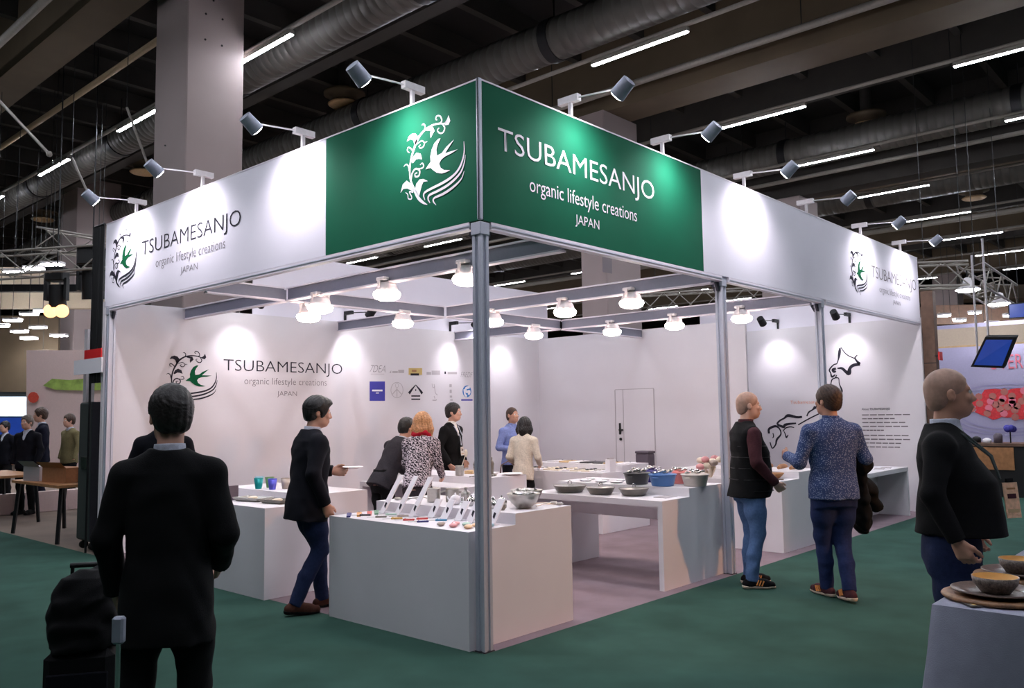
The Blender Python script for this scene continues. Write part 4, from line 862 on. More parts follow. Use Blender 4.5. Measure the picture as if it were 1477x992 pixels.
    # ---- hair
    if hair:
        f = Field(hc-.34*S, hc+.24*S, .006)
        if hair in ('short', 'crop', 'swept'):
            gr = {'short': .014, 'crop': .003, 'swept': .020}[hair]
            f.ell(hp(0, -.016, .034), A(.078+gr, .100+gr, .094+gr), .02, Hd); f.ell(hp(0, -.055, -.02), A(.068+gr*.7, .058+gr*.5, .075), .02, Hd)
            if hair == 'swept': f.ell(hp(-.01, .06, .085), A(.06, .05, .035), .03, Hd)
            f.ell(hp(0, .118, -.038), A(.085, .075, .112), .015, Hd, sub=True)               # face free
            f.ell(hp(0, -.01, -.115), A(.13, .075, .055), .01, Hd, sub=True)
            for sx in (-1, 1): f.ell(hp(sx*.10, .0, -.045), A(.038, .045, .058), .01, Hd, sub=True)
            f.ell(hp(0, -.07, -.13), A(.12, .08, .05), .01, Hd, sub=True)
        else:
            ln = {'bob': -.17, 'long': -.25}[hair]
            f.ell(hp(0, -.014, .03), A(.098, .116, .108), .02, Hd)
            for sx in (-1, 1): f.chain([hp(sx*.07, -.02, .02), hp(sx*.088, -.025, -.08), hp(sx*.078, -.03, ln)], [.048*S, .05*S, .034*S], .03)
            f.chain([hp(0, -.06, .0), hp(0, -.085, -.09), hp(0, -.075, ln)], [.075*S, .066*S, .05*S], .04)
            f.ell(hp(0, .118, -.05), A(.064, .075, .12), .015, Hd, sub=True)
        X, Y, Z = f.ax[0][:, None, None], f.ax[1][None, :, None], f.ax[2][None, None, :]
        f.a = f.a+(F32(.0006 if hair == 'crop' else .0025)*np.sin(150*X+60*np.sin(9*Z))*np.sin(130*Y+40*np.sin(11*Z))).astype(F32)
        f.build('hair', hair_mat, t)
    return t, J, A, up, hp, Hd
def foot_dir(j, A):
    d = j.get('toe')
    if d is None: d = np.array([0.12*np.sign(j['hip'][0]), 1., 0.]); d = d/np.linalg.norm(d)
    return d
def shoe(t, j, A, S, m, sole):
    """shoe with its sole; ankle height above .085 means the heel is lifted"""
    d = foot_dir(j, A); an = j['an']; lift = max(0., an[2]/S-.085)
    s_ = np.array([d[1], -d[0], 0.]); heel = an+A(0, 0, -.045)-d*.05*S; ball_ = np.array([*(an+d*.115*S)[:2], .034*S]); toe = np.array([*(an+d*.178*S)[:2], .030*S])
    f = Field(np.minimum(heel, toe)-.1, np.maximum(an, toe)+.1, .0055)
    f.chain([heel, ball_, toe], [.036*S, .041*S, .030*S], .02); f.chain([an+A(0, 0, .0), heel+d*.03*S], [.040*S, .036*S], .03); f.chain([an-A(0, 0, .02)+d*.02, ball_+A(0, 0, .005)], [.038*S, .032*S], .03)
    z0 = heel[2]-.034*S
    f.cutplane((0, 0, .004), (0, 0, -1))
    o = f.build('shoe', m, t)
    f = Field(np.minimum(heel, toe)-.1, np.maximum(heel, toe)+.1, .0055)
    f.chain([heel-A(0, 0, .012), ball_-A(0, 0, .006), toe-A(0, 0, .006)], [.040*S, .045*S, .034*S], .02)
    nrm = np.cross(s_, ball_-heel); nrm = nrm/np.linalg.norm(nrm); nrm = nrm if nrm[2] > 0 else -nrm
    f.cutplane(heel-nrm*.012*S, nrm); f.cutplane((0, 0, .003), (0, 0, -1)); f.cutplane(heel-nrm*.04*S, -nrm)
    f.build('sole', 'sole_white' if sole else 'shoe_black', o)
    if sole:
        for k in range(3):
            c = ball_*(.25+.2*k)+(an-A(0, 0, .03))*(.75-.2*k)
            MB().bar(c+s_*.047*S-nrm*.015, c+s_*.043*S+nrm*.03+d*.02, .012, .008).build('stripe', 'stripe_orange', o); MB().bar(c-s_*.047*S-nrm*.015, c-s_*.043*S+nrm*.03+d*.02, .012, .008).build('stripe', 'stripe_orange', o)
def hand(f, j, sd, S, grip):
    """palm, four bent fingers and a thumb, added to the body field"""
    w = j['wr']; d = (j['wr']-j['el']); d = d/np.linalg.norm(d)
    pn = j.get('palm'); 
    if pn is None: pn = np.array([-sd*.85, .35, 0.])
    pn = pn-d*(pn@d); pn = pn/np.linalg.norm(pn); sdv = np.cross(d, pn)*sd
    if 'thumb' not in j and sdv@np.array([0, 1., .3]) < 0: sdv = -sdv      # thumb side looks forward / up
    f.cap(w-d*.02*S, w+d*.035*S, .024*S, .026*S, .015, flat=(pn, .72))
    f.cap(w+d*.03*S+sdv*.012*S, w+d*.075*S+sdv*.018*S, .024*S, .024*S, .015, flat=(pn, .55)); f.cap(w+d*.03*S-sdv*.014*S, w+d*.072*S-sdv*.020*S, .024*S, .022*S, .015, flat=(pn, .55))
    for k, (o_, ln) in enumerate(((.030, .074), (.010, .082), (-.010, .076), (-.029, .060))):
        b = w+d*.085*S+sdv*o_*S; a = grip*(.75+.12*k)
        d1 = d*math.cos(a*.9)+pn*math.sin(a*.9); p1 = b+d1*ln*.45*S; d2 = d*math.cos(a*2.1)+pn*math.sin(a*2.1); p2 = p1+d2*ln*.32*S; d3 = d*math.cos(a*3.)+pn*math.sin(a*3.); p3 = p2+d3*ln*.26*S
        f.chain([b-d*.015*S, p1, p2, p3], [.0092*S, .0088*S, .0080*S, .0070*S], .004)
    b = w+d*.025*S+sdv*.026*S; p1 = b+(d*.75+sdv*.55+pn*.35*grip)*.04*S; p2 = p1+(d*.9+sdv*.15+pn*.6*grip)*.032*S; p3 = p2+(d*.9+pn*.7*grip)*.022*S
    f.chain([b, p1, p2, p3], [.014*S, .0105*S, .0095*S, .008*S], .008)
# ------------------------------------------------------------------ the people
VC = CAM['yaw']                                  # direction away from the camera
RIGHT = VC-math.pi/2                             # direction towards the right of the view
def world(t, p): return Matrix.Translation(t.location) @ Matrix.Rotation(t.rotation_euler.z, 4, 'Z') @ Vector([float(c) for c in p])
def lanyard(t, up, A, S, chest, badge, cm='lanyard', bm='badge', wd=.06, ht=.13, turn=0.):
    """neck strap with a name badge"""
    for sx in (-1, 1): MB().path([up(sx*.02, -.085, 1.47), up(sx*.075, -.03, 1.475), up(sx*.06, .07, 1.43), up(sx*.035, (.07+chest[1])/2+.04, (1.43+chest[2])/2), up(*chest)], .006, 6).build('lanyard', cm, t)
    b = MB(); b.box(-wd/2, wd/2, -.003, .003, -ht, 0); o = b.build('badge', bm, t, up(*badge)); o.rotation_euler = (.10, 0, turn)
    MB().box(-wd*.3, wd*.3, .003, .0045, -ht*.45, -ht*.32).build('print', 'cloth_maroon', o); MB().box(-wd*.3, wd*.3, .003, .0045, -ht*.2, -ht*.15).build('print', 'wood', o)
    MB().box(-wd*.4, wd*.4, .003, .0045, -ht*.85, -ht*.75).build('print', 'wood_light', o); MB().box(-.02, .02, -.005, .005, 0, .02).build('clip', 'black_metal', o)
# man in the black suit with the trolley case
person('man in a black suit jacket seen from behind beside a black trolley case', (-2.44, -.52, .004), VC+.12, 1.735, 1.01, head=(.45, .05), top='jacket', top_mat='cloth_black', hem=.68, trouser_mat='cloth_black', hair='short', hair_mat='hair_dark', shoulders=.93, h=.007,
    arms={'L': ((-.245, -.02, 1.12), (-.235, .08, .88)), 'R': ((.240, -.03, 1.12), (.18, .16, .97))}, legs={'L': ((-.12, .02, .49), (-.13, -.02, .085)), 'R': ((.11, .04, .49), (.12, .0, .085))})
p = CAM['loc']+ray(237, 600)*6.8
person('person in a dark jacket standing behind the man with the trolley case', (p.x, p.y, .004), VC+.1, 1.775, .95, shoulders=.88, top='jacket', top_mat='cloth_dknavy', hem=.8, hair='short', hair_mat='hair_black', h=.012)
# walking man in the navy jacket
t, J, A, up, hp, Hd = person('man in a navy jacket and jeans walking past the cup counter with a white plate', (-.05, 2.00, .004), RIGHT+.6, 1.765, 1.16, lean=.08, head=(-.3, .02), top='jacket', top_mat='cloth_dknavy', hem=.74, trouser_mat='denim_dark', shoe_mat='shoe_brown', hair='swept', hair_mat='hair_black',
    legs={'L': ((-.08, .14, .50), (-.07, .16, .085)), 'R': ((.09, .08, .50), (.08, -.13, .10))}, arms={'R': ((.265, -.05, 1.13), (.24, .06, .88)), 'L': ((-.25, .04, 1.14), (-.12, .26, 1.12))}, grip=(.5, .6), h=.007)
pw = world(t, J['L']['wr']+np.array([0.03, .17, .012])); o = thing('plate', 'small white plate in the hand of the walking man', 'plate', pw)
MB().lathe([(.001,0),(.06,0),(.10,.014),(.099,.018),(.06,.006),(.001,.005)], n=26).build('plate', 'print_white', o)
# two visitors bending over the counter
t, J, A, up, hp, Hd = person('blonde woman in a black and white patterned jacket and red scarf bending over a counter', (1.98, 2.93, .004), .55, 1.67, .92, lean=.34, head=(-.1, -.25), top='knit', top_mat='houndstooth', hem=.84, trouser_mat='cloth_darkgrey', hair='long', hair_mat='hair_blonde', inner_mat='scarf_red', shoulders=.9,
    arms={'R': ((.22, .12, 1.10), (.20, .33, .97)), 'L': ((-.2, .2, 1.12), (-.12, .42, 1.05))})
f = Field(up(-.2, -.2, 1.3)*0+up(0, 0, 1.47)-.2, up(0, 0, 1.47)+.2, .007)
for k in range(10):
    a = k*.628; b_ = a+.628; f.cap(up(.085*math.sin(a), .075*math.cos(a)-.01, 1.47+.01*math.sin(3*a)), up(.085*math.sin(b_), .075*math.cos(b_)-.01, 1.47+.01*math.sin(3*b_)), .032, .032, .02)
f.folds(.008, 2., 2); f.build('scarf', 'scarf_red', t)
person('person in a charcoal jacket bending forward beside the blonde woman', (2.06, 3.62, .004), RIGHT+.75, 1.66, .98, lean=.55, head=(0, -.3), top='jacket', top_mat='cloth_charcoal', hem=.80, trouser_mat='cloth_black', hair='short', hair_mat='hair_black', arms={'R': ((.2, .34, 1.02), (.16, .50, .90)), 'L': ((-.2, .36, 1.04), (-.14, .52, .92))}, h=.009)
# staff
t, J, A, up, hp, Hd = person('man in a black suit with white shirt and name badge below the blue round logo', (4.02, 4.52, .004), RIGHT-.45, 1.76, 1.02, head=(.2, 0), top='jacket', top_mat='cloth_black', hem=.80, trouser_mat='cloth_black', hair='short', hair_mat='hair_dark', inner_mat='cloth_white', h=.009, arms={'R': ((.27, -.05, 1.14), (.22, .08, .92)), 'L': ((-.28, -.06, 1.16), (-.22, .06, .95))})
lanyard(t, up, A, 1, (0, .145, 1.16), (0, .155, 1.15), 'cloth_shirt', 'cloth_white', .08, .12)
person('man in a light blue shirt facing a dark haired woman', (5.38, 4.62, .004), RIGHT-.8, 1.70, 1.02, head=(0, -.1), top='shirt', top_mat='cloth_ltblue', hem=.86, trouser_mat='cloth_dknavy', hair='crop', hair_mat='hair_brown', skin='skin_tan', h=.009, arms={'R': ((.27, -.02, 1.13), (.1, .2, 1.1)), 'L': ((-.27, -.02, 1.13), (-.1, .2, 1.1))})
t, J, A, up, hp, Hd = person('woman with a dark bob in a cream jacket beside the man in light blue', (4.70, 3.80, .004), VC-.35, 1.56, .9, lean=.12, head=(0, -.05), top='jacket', top_mat='cloth_cream', hem=.76, trouser_mat='cloth_black', hair='bob', hair_mat='hair_black', inner_mat='cloth_white', shoulders=.9, h=.009, arms={'R': ((.235, .02, 1.12), (.2, .24, 1.0)), 'L': ((-.23, .0, 1.12), (-.18, .2, .98))})
b = thing('hand_bag', 'tan hand bag hanging at the hip of the woman in cream', 'bag', world(t, A(-.22, -.1, .62))); b.rotation_euler.z = VC
MB().box(-.05, .05, -.14, .14, 0, .22, .02).build('body', 'wood', b); MB().path([(0,-.11,.21),(0,-.09,.34),(0,0,.39),(0,.09,.34),(0,.11,.21)], .008, 8).build('strap', 'wood_dark', b)
# men in the aisle
t, J, A, up, hp, Hd = person('bald man in a black quilted vest, maroon sleeves and light jeans', (3.14, -.37, .004), RIGHT+.1, 1.77, 1.12, belly=.035, head=(-.2, .0), top='vest', top_mat='cloth_black', hem=.80, trouser_mat='denim', shoe_mat='cloth_black', sole=True, hair='crop', hair_mat='hair_bald', skin='skin_pale', inner_mat='cloth_maroon', sleeve=False, h=.0075,
    legs={'L': ((-.10, .05, .49), (-.11, .02, .085)), 'R': ((.11, .03, .49), (.12, -.05, .085))}, arms={'R': ((.25, -.02, 1.12), (.20, .17, .93)), 'L': ((-.25, .0, 1.12), (-.2, .2, .95))}, grip=(.9, .9))
for k in range(5):
    z = .86+.1*k; pts = []
    for i in range(29):
        a = 2*math.pi*i/28; rx = np.interp(z, (.8, .92, 1.05, 1.2, 1.3), (.182, .178, .162, .172, .184))*1.122; ry = np.interp(z, (.8, .92, 1.05, 1.2, 1.3), (.163, .1695, .159, .145, .122))*1.122; q = (abs(math.cos(a))**2.3+abs(math.sin(a))**2.3)**(-1/2.3)
        pts.append(A(rx*q*math.cos(a), .026*np.interp(z, (1.05, 1.2, 1.31), (1, 1, 0))+ry*q*math.sin(a), z))
    MB().path(pts, .004, 5).build('quilt_seam', 'black_metal', t)
t, J, A, up, hp, Hd = person('man in a speckled blue shirt and jeans with a black jacket over his arm', (3.06, -1.19, .004), VC+.18, 1.80, 1.13, head=(.35, -.05), top='shirt', top_mat='shirt_pattern', hem=.82, trouser_mat='denim_indigo', shoe_mat='cloth_maroon', sole=True, hair='short', hair_mat='hair_brown', skin='skin_tan', shoulders=1.05,
    legs={'L': ((-.06, .10, .50), (-.01, .15, .085)), 'R': ((.08, .04, .48), (.04, -.10, .10))}, arms={'L': ((-.285, .02, 1.12), (-.26, .27, 1.16)), 'R': ((.29, -.02, 1.14), (.25, .20, 1.02))}, grip=(.7, .6), h=.007)
o = thing('folded_jacket', 'black jacket draped over the forearm of the man in the speckled shirt', 'jacket', world(t, J['R']['wr'])); o.rotation_euler.z = t.rotation_euler.z
f = Field((-.22, -.34, -.60), (.52, .30, .18), .008); w_ = (J['R']['el']-J['R']['wr'])
f.cap((.02, .02, .0), (.02+w_[0]*.7, w_[1]*.7, w_[2]*.7), .085, .09, .04); f.cap((.05, -.10, .0), (.06, -.10, -.40), .09, .13, .07, flat=((1, 0, 0), .55)); f.cap((.05, .04, 0), (.14, .06, -.24), .08, .10, .06, flat=((1, 0, 0), .6)); f.cap((.08, .06, -.08), (.24, .04, -.18), .09, .07, .05); f.cap((.20, .05, -.14), (.31, .03, -.34), .075, .05, .05, cut=True)
f.folds(.012, 1.3, 4); f.build('cloth', 'cloth_black', o); MB().tube((.308,.03,-.337),(.314,.03,-.348),.046).build('cuff', 'cloth_black', o)
pb = CAM['loc']+ray(1364, 600)*4.3
t, J, A, up, hp, Hd = person('stout man in a black pullover with lanyard badge beside the covered table', (pb.x, pb.y, .004), RIGHT-.60, 1.795, 1.12, belly=.05, head=(.3, -.05), top='knit', top_mat='cloth_black', hem=.94, trouser_mat='denim_dark', hair='crop', hair_mat='hair_bald', skin='skin_tan', inner_mat='cloth_shirt', shoulders=1.02, h=.007,
    arms={'R': ((.28, -.04, 1.15), (.27, .05, .94)), 'L': ((-.28, -.08, 1.14), (-.26, .04, .92))}, grip=(.8, .8))
lanyard(t, up, A, 1, (.05, .225, 1.21), (.06, .262, 1.20), 'lanyard', 'badge', .085, .17, -.7)
# trolley case
p = CAM['loc']+ray(131, 600)*4.0; t = thing('trolley_case', 'black trolley case with soft bag on top beside the suited man', 'suitcase', (p.x, p.y, .004), VC-math.pi/2+.25); t.scale = (1, 1, .91)
MB().box(-.15, .15, -.12, .12, .07, .60, .035).build('case', 'cloth_black', t); MB().box(-.13, .13, -.135, -.12, .14, .50, .006).build('front_pocket', 'cloth_dknavy', t)
f = Field((-.2, -.2, .5), (.22, .2, 1.05), .009); f.loft([(.60, 0, 0, .15, .13), (.70, 0, 0, .16, .14), (.85, 0, 0, .145, .13), (.95, .01, 0, .11, .09), (.985, .02, 0, .05, .04)], None, .03); f.folds(.012, 1.4, 3); f.build('soft_bag', 'cloth_black', t)
for sx in (-.09, .09): MB().tube((sx, .10, .60), (sx, .13, .98), .009).build('pull_rod', 'black_metal', t)
MB().tube((-.1, .13, .985), (.1, .13, .985), .014).build('grip', 'black', t)
for sx in (-.12, .12):
    for sy in (-.09, .09): MB().tube((sx-.015, sy, .036), (sx+.015, sy, .036), .034, n=16).build('wheel', 'black', t)
p2_ = CAM['loc']+ray(179, 600)*3.2; t = thing('folding_stand', 'chrome folding stand with a grey grip in front of the suited man', 'stand', (p2_.x, p2_.y, .004), VC-math.pi/2)
MB().tube((0, 0, .36), (0, 0, .80), .009).build('chrome_rod', 'chrome', t); MB().box(-.022, .022, -.018, .018, .76, .86, .008).build('grip', 'lamp_grey', t); MB().tube((0,0,.02),(0,0,.36),.014).build('lower_tube', 'black_metal', t)
for k in range(3):
    a = k*2.094+.5; MB().tube((0,0,.3), (.16*math.cos(a), .16*math.sin(a), .012), .008).build('foot_leg', 'chrome', t)
MB().tube((0,0,.52),(0,0,.58),.016).build('collar', 'chrome', t)
# ------------------------------------------------------------------ covered table in the foreground
mat('tablecloth', (150, 152, 168), .9, var=.05, scale=20, bump=.3, bscale=300)
mat('plate_glaze', (96, 70, 58), .3, var=.5, scale=70, coat=.3); mat('plate_rim', (136, 96, 62), .5, var=.4, scale=60); mat('bowl_inside', (236, 190, 120), .4, var=.1, scale=20); mat('glaze_red', (190, 84, 48), .35, var=.3, scale=40); mat('glaze_speckle', (120, 108, 100), .4, var=.6, scale=120)
TX, TY, TZ = -.98, -3.10, .93
t = thing('covered_table', 'table under a pale lavender grey cloth set with patterned dishes', 'table', (TX, TY, .004))
ln, dp = 2.6, 1.0
per = []   # hanging cloth outline
n1, n2 = 60, 26
for i in range(n1): per.append((ln*(1-i/n1), 0, 0, 1))
for i in range(n2): per.append((0, -dp*i/n2, -1, 0))
for i in range(n1): per.append((ln*i/n1, -dp, 0, -1))
for i in range(n2): per.append((ln, -dp*(1-i/n2), 1, 0))
N_ = len(per); v = []; f = []; lev = 10
for k in range(lev):
    q = k/(lev-1); z = (TZ-.004)-(.88)*q
    for i, (x, y, nx, ny) in enumerate(per):
        s_ = i/N_*2*math.pi; w_ = (.01+.085*q)*(q > 0)*(1+math.sin(23*s_+1.6*math.sin(7*s_)))*.5+.015*q
        cx, cy = x-ln/2, y+dp/2
        co = math.exp(-((min(abs(x), abs(ln-x))**2+min(abs(y), abs(dp+y))**2)/.02))
        L_ = math.hypot(cx, cy); v.append((x+nx*w_+cx/L_*co*.16*q, y+ny*w_+cy/L_*co*.16*q, z))
for k in range(lev-1): f += [(k*N_+i, (k+1)*N_+i, (k+1)*N_+(i+1)%N_, k*N_+(i+1)%N_) for i in range(N_)]
b = MB(); b.add(v, f, True); b.add([v[i] for i in range(N_)], [tuple(range(N_-1, -1, -1))]); b.build('tablecloth', 'tablecloth', t)
MB().box(.01, ln-.01, -dp+.01, -.01, TZ-.04, TZ-.008).build('table_top', 'wood', t)
for x in (.06, ln-.06):
    for y in (-.06, -dp+.06): MB().bar((x, y, 0), (x, y, TZ-.04), .04).build('leg', 'black_metal', t)
zt = TZ+.004
def dishset(u, v_, lab, inner, s=1.):
    p = onz(u, v_, zt); g = 'dish sets on the covered table'
    t = thing('cork_mat', 'round brown woven mat under '+lab, 'mat', (p.x, p.y, zt), 0, g); MB().lathe([(.001,0),(.20*s,0),(.205*s,.006),(.20*s,.012),(.001,.012)], n=40).build('mat', 'plate_rim', t)
    t = thing('dinner_plate', 'speckled brown dinner plate under '+lab, 'plate', (p.x, p.y, zt+.013), 0, g); MB().lathe([(.001,0),(.1*s,0),(.165*s,.014),(.168*s,.018),(.1*s,.006),(.001,.005)], n=40).build('plate', 'glaze_speckle', t); MB().lathe([(.1*s,.0065),(.163*s,.0165),(.163*s,.018),(.1*s,.008)], n=40).build('patterned_rim', 'plate_glaze', t)
    t = thing('soup_bowl', lab, 'bowl', (p.x, p.y, zt+.02), 0, g); MB().lathe([(.001,0),(.055*s,0),(.082*s,.03),(.088*s,.055),(.085*s,.055)], n=36).build('outside', 'glaze_speckle', t); MB().lathe([(.085*s,.055),(.078*s,.03),(.05*s,.008),(.001,.006)], n=36).build('inside', inner, t)
dishset(1437, 862, 'small amber bowl nearest the table corner', 'bowl_inside', .85); dishset(1470, 833, 'second amber bowl on a rust red plate', 'bowl_inside', .78); dishset(1540, 818, 'red bowl further along the table', 'glaze_red', .78)
p = onz(1402, 872, zt); t = thing('price_tag', 'small dark printed tag on the cloth before the first plate', 'tag', (p.x, p.y, zt), VC); MB().box(-.03, .03, -.02, .02, 0, .003).build('card', 'steel_dark', t); MB().box(-.02, .02, -.006, .006, .003, .0035).build('print', 'print_gold', t)
# warm spotlight of the stand across the aisle
t = thing('tripod_spotlight', 'warm spotlight on a tall stand across the aisle, aimed at the counters', 'lamp', (3.7, -6.6, .004)); MB().tube((0,0,.3),(0,0,2.5),.02).build('pole', 'black_metal', t)
for k in range(3): MB().tube((0,0,.5), (.4*math.cos(k*2.09), .4*math.sin(k*2.09), .01), .014).build('leg', 'black_metal', t)
MB().tube((0,-.12,2.62),(-.03,.1,2.52),.09,.11,n=20).build('head', 'black_metal', t); MB().tube((-.03,.1,2.52),(-.031,.104,2.518),.1,n=20).build('lens', 'lens_spot', t)
spot(t, (-.035, .13, 2.50), (-1.2, 6.6, .35), 250, 46, .5, (1., .46, .2), .09)
# ------------------------------------------------------------------ neighbouring stand to the right
t = thing('wooden_pillar', 'brown wooden pillar next to the end of the map wall', 'pillar', (10.02, -.06, .004)); MB().box(0, .16, -.1, .08, 0, 3.45, .004).build('board', 'wood_dark', t)
for z in (1.1, 2.3): MB().box(-.002, 0, -.1, .08, z, z+.012).build('joint', 'black', t)
t = thing('stand_number_sign', 'red number sign on the wooden pillar', 'sign', (10.0, -.14, 2.35)); MB().box(-.01, .16, -.08, -.06, 0, .13).build('plate', 'red_sign', t); MB().box(.02, .03, -.06, .0, .05, .08).build('bracket', 'black_metal', t)
mat('poster_pale', (172, 168, 200), .5, var=.03); mat('poster_red', (214, 52, 60), .5, var=.15, scale=30); mat('poster_line', (160, 156, 196), .5, var=0); mat('poster_text', (222, 120, 140), .5, var=0); mat('screen_blue', (28, 54, 130), .3, emit=.4, var=.3, scale=3); mat('beige_band', (196, 178, 158), .7, var=.04)
WX = 14.6
def px_(u, v_): q = onx(u, v_, WX); return (-q.y, q.z)
wp = MB().box(WX, WX+.1, -4.5, 1.1, 0, 3.3).build('poster_wall', 'poster_pale'); tag(wp, 'pale lavender poster wall with red berries and plate of the neighbouring stand', 'wall')
OW = (WX, 0, 0)
c_ = px_(1452, 582)
flat(wp, 'poster_berries', [[(c_[0]+.62*math.cos(k*.1571)*(1+.10*math.sin(7*k*.1571)+.05*math.sin(17*k*.1571)), c_[1]+.30*math.sin(k*.1571)*(1+.14*math.cos(6*k*.1571)+.06*math.sin(15*k*.1571))) for k in range(40)]], 'poster_red', OW, LR, LU, .012)
for q in (.9, 1.05, 1.2): flat(wp, 'poster_plate_line', stroke([(c_[0]+q*math.cos(a), c_[1]-.12+.42*q*math.sin(a)) for a in np.linspace(0, 6.283, 25)], .025, 2), 'poster_line', OW, LR, LU, .006)
for k in range(26):
    a = k*2.4; r_ = .10+.022*k; flat(wp, 'poster_berry', [[(c_[0]+r_*math.cos(a)+.07*math.cos(j*.785), c_[1]+.45*r_*math.sin(a)+.07*math.sin(j*.785)) for j in range(8)]], 'lip' if k % 3 else 'poster_text', OW, LR, LU, .016)
a0 = px_(1428, 533); a1 = px_(1475, 510); lettering(wp, 'UTER', (a0[0], a1[0], a0[1], a1[1]), 'poster_text', OW, LR, LU, .01)
t = thing('stand_band', 'beige header band of the neighbouring stand', 'panel', (0, 0, 0)); p = onx(1345, 490, 13.2); MB().box(13.2, 13.3, -4.5, p.y, 2.75, 3.1).build('band', 'beige_band', t); MB().box(13.19, 13.2, -4.5, p.y, 2.74, 2.77).build('edge', 'wood_light', t)
t = thing('advert_screen', 'small bright blue screen on the neighbouring header band', 'screen', (13.15, onx(1466, 473, 13.1).y, 3.2)); MB().box(0, .04, -.45, .12, 0, .28).build('frame', 'black', t); MB().box(-.004, 0, -.43, .10, .02, .26).build('display', 'screen_blue', t)
# hanging television
C4 = [CAM['loc']+ray(u, v_)*d for u, v_, d in ((1400, 529, 9.3), (1448, 531, 9.0), (1466, 486, 8.7), (1421, 486, 9.0))]
t = thing('hanging_television', 'tilted black television with a blue picture hanging on two white rods', 'television', sum(C4, Vector())/4); c0 = t.location.copy(); nr = (C4[1]-C4[0]).cross(C4[3]-C4[0]).normalized()
if nr.dot(CAM['loc']-c0) < 0: nr = -nr
Q = [p-c0 for p in C4]; MB().add([p for p in Q]+[p-nr*.05 for p in Q], [(0,1,2,3),(7,6,5,4),(0,4,5,1),(1,5,6,2),(2,6,7,3),(3,7,4,0)]).build('case', 'black', t)
MB().add([p*.84+nr*.004 for p in Q], [(0,1,2,3)]).build('display', 'screen_blue', t)
for a_ in (Q[0]*.6+Q[3]*.4, Q[1]*.1+Q[3]*.9): MB().tube(a_-nr*.03, a_-nr*.03+Vector((0, 0, 1.1)), .012).build('rod', 'lamp_white', t)
# bar counter with goods
p = onz(1450, 717, 0); t = thing('bar_counter', 'dark counter with a wooden front panel below the poster wall', 'counter', (p.x, p.y+.1, .004)); MB().box(0, .7, -2.4, .45, 0, .9).build('body', 'black', t); MB().box(-.03, .75, -2.45, .5, .9, .95).build('counter_top', 'wood_dark', t); MB().box(-.02, 0, -.28, .40, .48, .88).build('front_panel', 'wood', t)
bx, by = p.x, p.y+.1
for i, (dy, m_, hh) in enumerate(((.35, 'black', .1), (.18, 'print_white', .07), (.0, 'greybox', .16))):
    t = thing('counter_jar', ['low black tin on the dark bar counter', 'white dish stack on the dark bar counter', 'dark jar on the bar counter end'][i], 'jar', (bx+.2, by+dy, .956), 0, 'jars on the bar counter'); MB().lathe([(.001,0),(.07,0),(.075,hh*.8),(.06,hh),(.001,hh)], n=18).build('body', m_, t); MB().lathe([(.06,hh),(.02,hh+.02),(.001,hh+.02)], n=18).build('lid', m_, t)
t = thing('small_tree', 'small dark blue decorative tree on the bar counter', 'decoration', (bx+.2, by-.2, .956)); MB().tube((0,0,0),(0,0,.2),.012).build('stem', 'black', t)
for k in range(5): MB().ball((.05*math.cos(k*1.26), .05*math.sin(k*1.26), .25+.02*(k%2)), .06, 10, 6).build('crown', 'print_blue', t)
# trusses
def truss(a, b, s, label, top=8.415, group='lighting trusses', up_=Vector((0, 0, 1)), step=None, r=.022):
    a, b = Vector(a), Vector(b); t = thing('lighting_truss', label, 'truss', a, 0, group); d = b-a; L_ = d.length; d.normalize(); w_ = d.cross(up_).normalized()
    cs = [w_*(sx*s/2)+up_*(sz*s/2) for sx, sz in ((-1,-1),(1,-1),(1,1),(-1,1))]
    for c in cs: MB().tube(c, c+d*L_, r, n=8).build('chord', 'pipe', t)
    n = max(2, int(L_/(step or s))); st = L_/n
    for i in range(4):
        c, e = cs[i], cs[(i+1)%4]; ms = MB().tube(c, e+d*st, r*.55, n=6, caps=False).mesh('brace', 'pipe'); ms2 = MB().tube(e, c+d*st, r*.55, n=6, caps=False).mesh('brace', 'pipe')
        for k in range(n): link('brace', ms if k % 2 == 0 else ms2, t, d*st*k)
    for q in (.12, .88): c = d*L_*q+up_*(s/2); MB().tube(c, c+Vector((0, 0, top-(a+c).z)), .006, n=6).build('cable', 'black_metal', t)
    return t
at = lambda u, v_, d: CAM['loc']+ray(u, v_)*d
truss(at(1325, 398, 15), at(1398, 396, 14.6), .42, 'pale box truss above the wooden pillar'); truss(at(1400, 398, 14.5), at(1450, 428, 16.5), .42, 'pale box truss holding two hanging lamps')
truss(at(925, 440, 19), at(1100, 430, 19), .45, 'long box truss seen above the storage wall', 8.79); truss(at(-30, 385, 15), at(165, 372, 15), .42, 'lower lighting truss above the cafe area', 7.6); truss(at(60, 345, 17), at(160, 362, 17), .42, 'upper lighting truss above the cafe area')
for i, (u, v_, d) in enumerate(((1396, 418, 14.5), (1442, 438, 16.1))):
    t = thing('pendant_lamp', ['lit dish lamp hanging from the truss corner', 'lit dish lamp hanging at the truss end'][i], 'lamp', at(u, v_, d), 0, 'dish lamps on the truss'); MB().lathe([(.02,.22),(.06,.2),(.09,.08),(.19,.02),(.2,.0)], n=20).build('shade', 'lamp_white', t); MB().lathe([(.19,.0),(.14,-.03),(.001,-.045)], n=20).build('bulb', 'lens_spot', t); MB().tube((0,0,.2),(0,0,.34),.012).build('rod', 'black_metal', t)
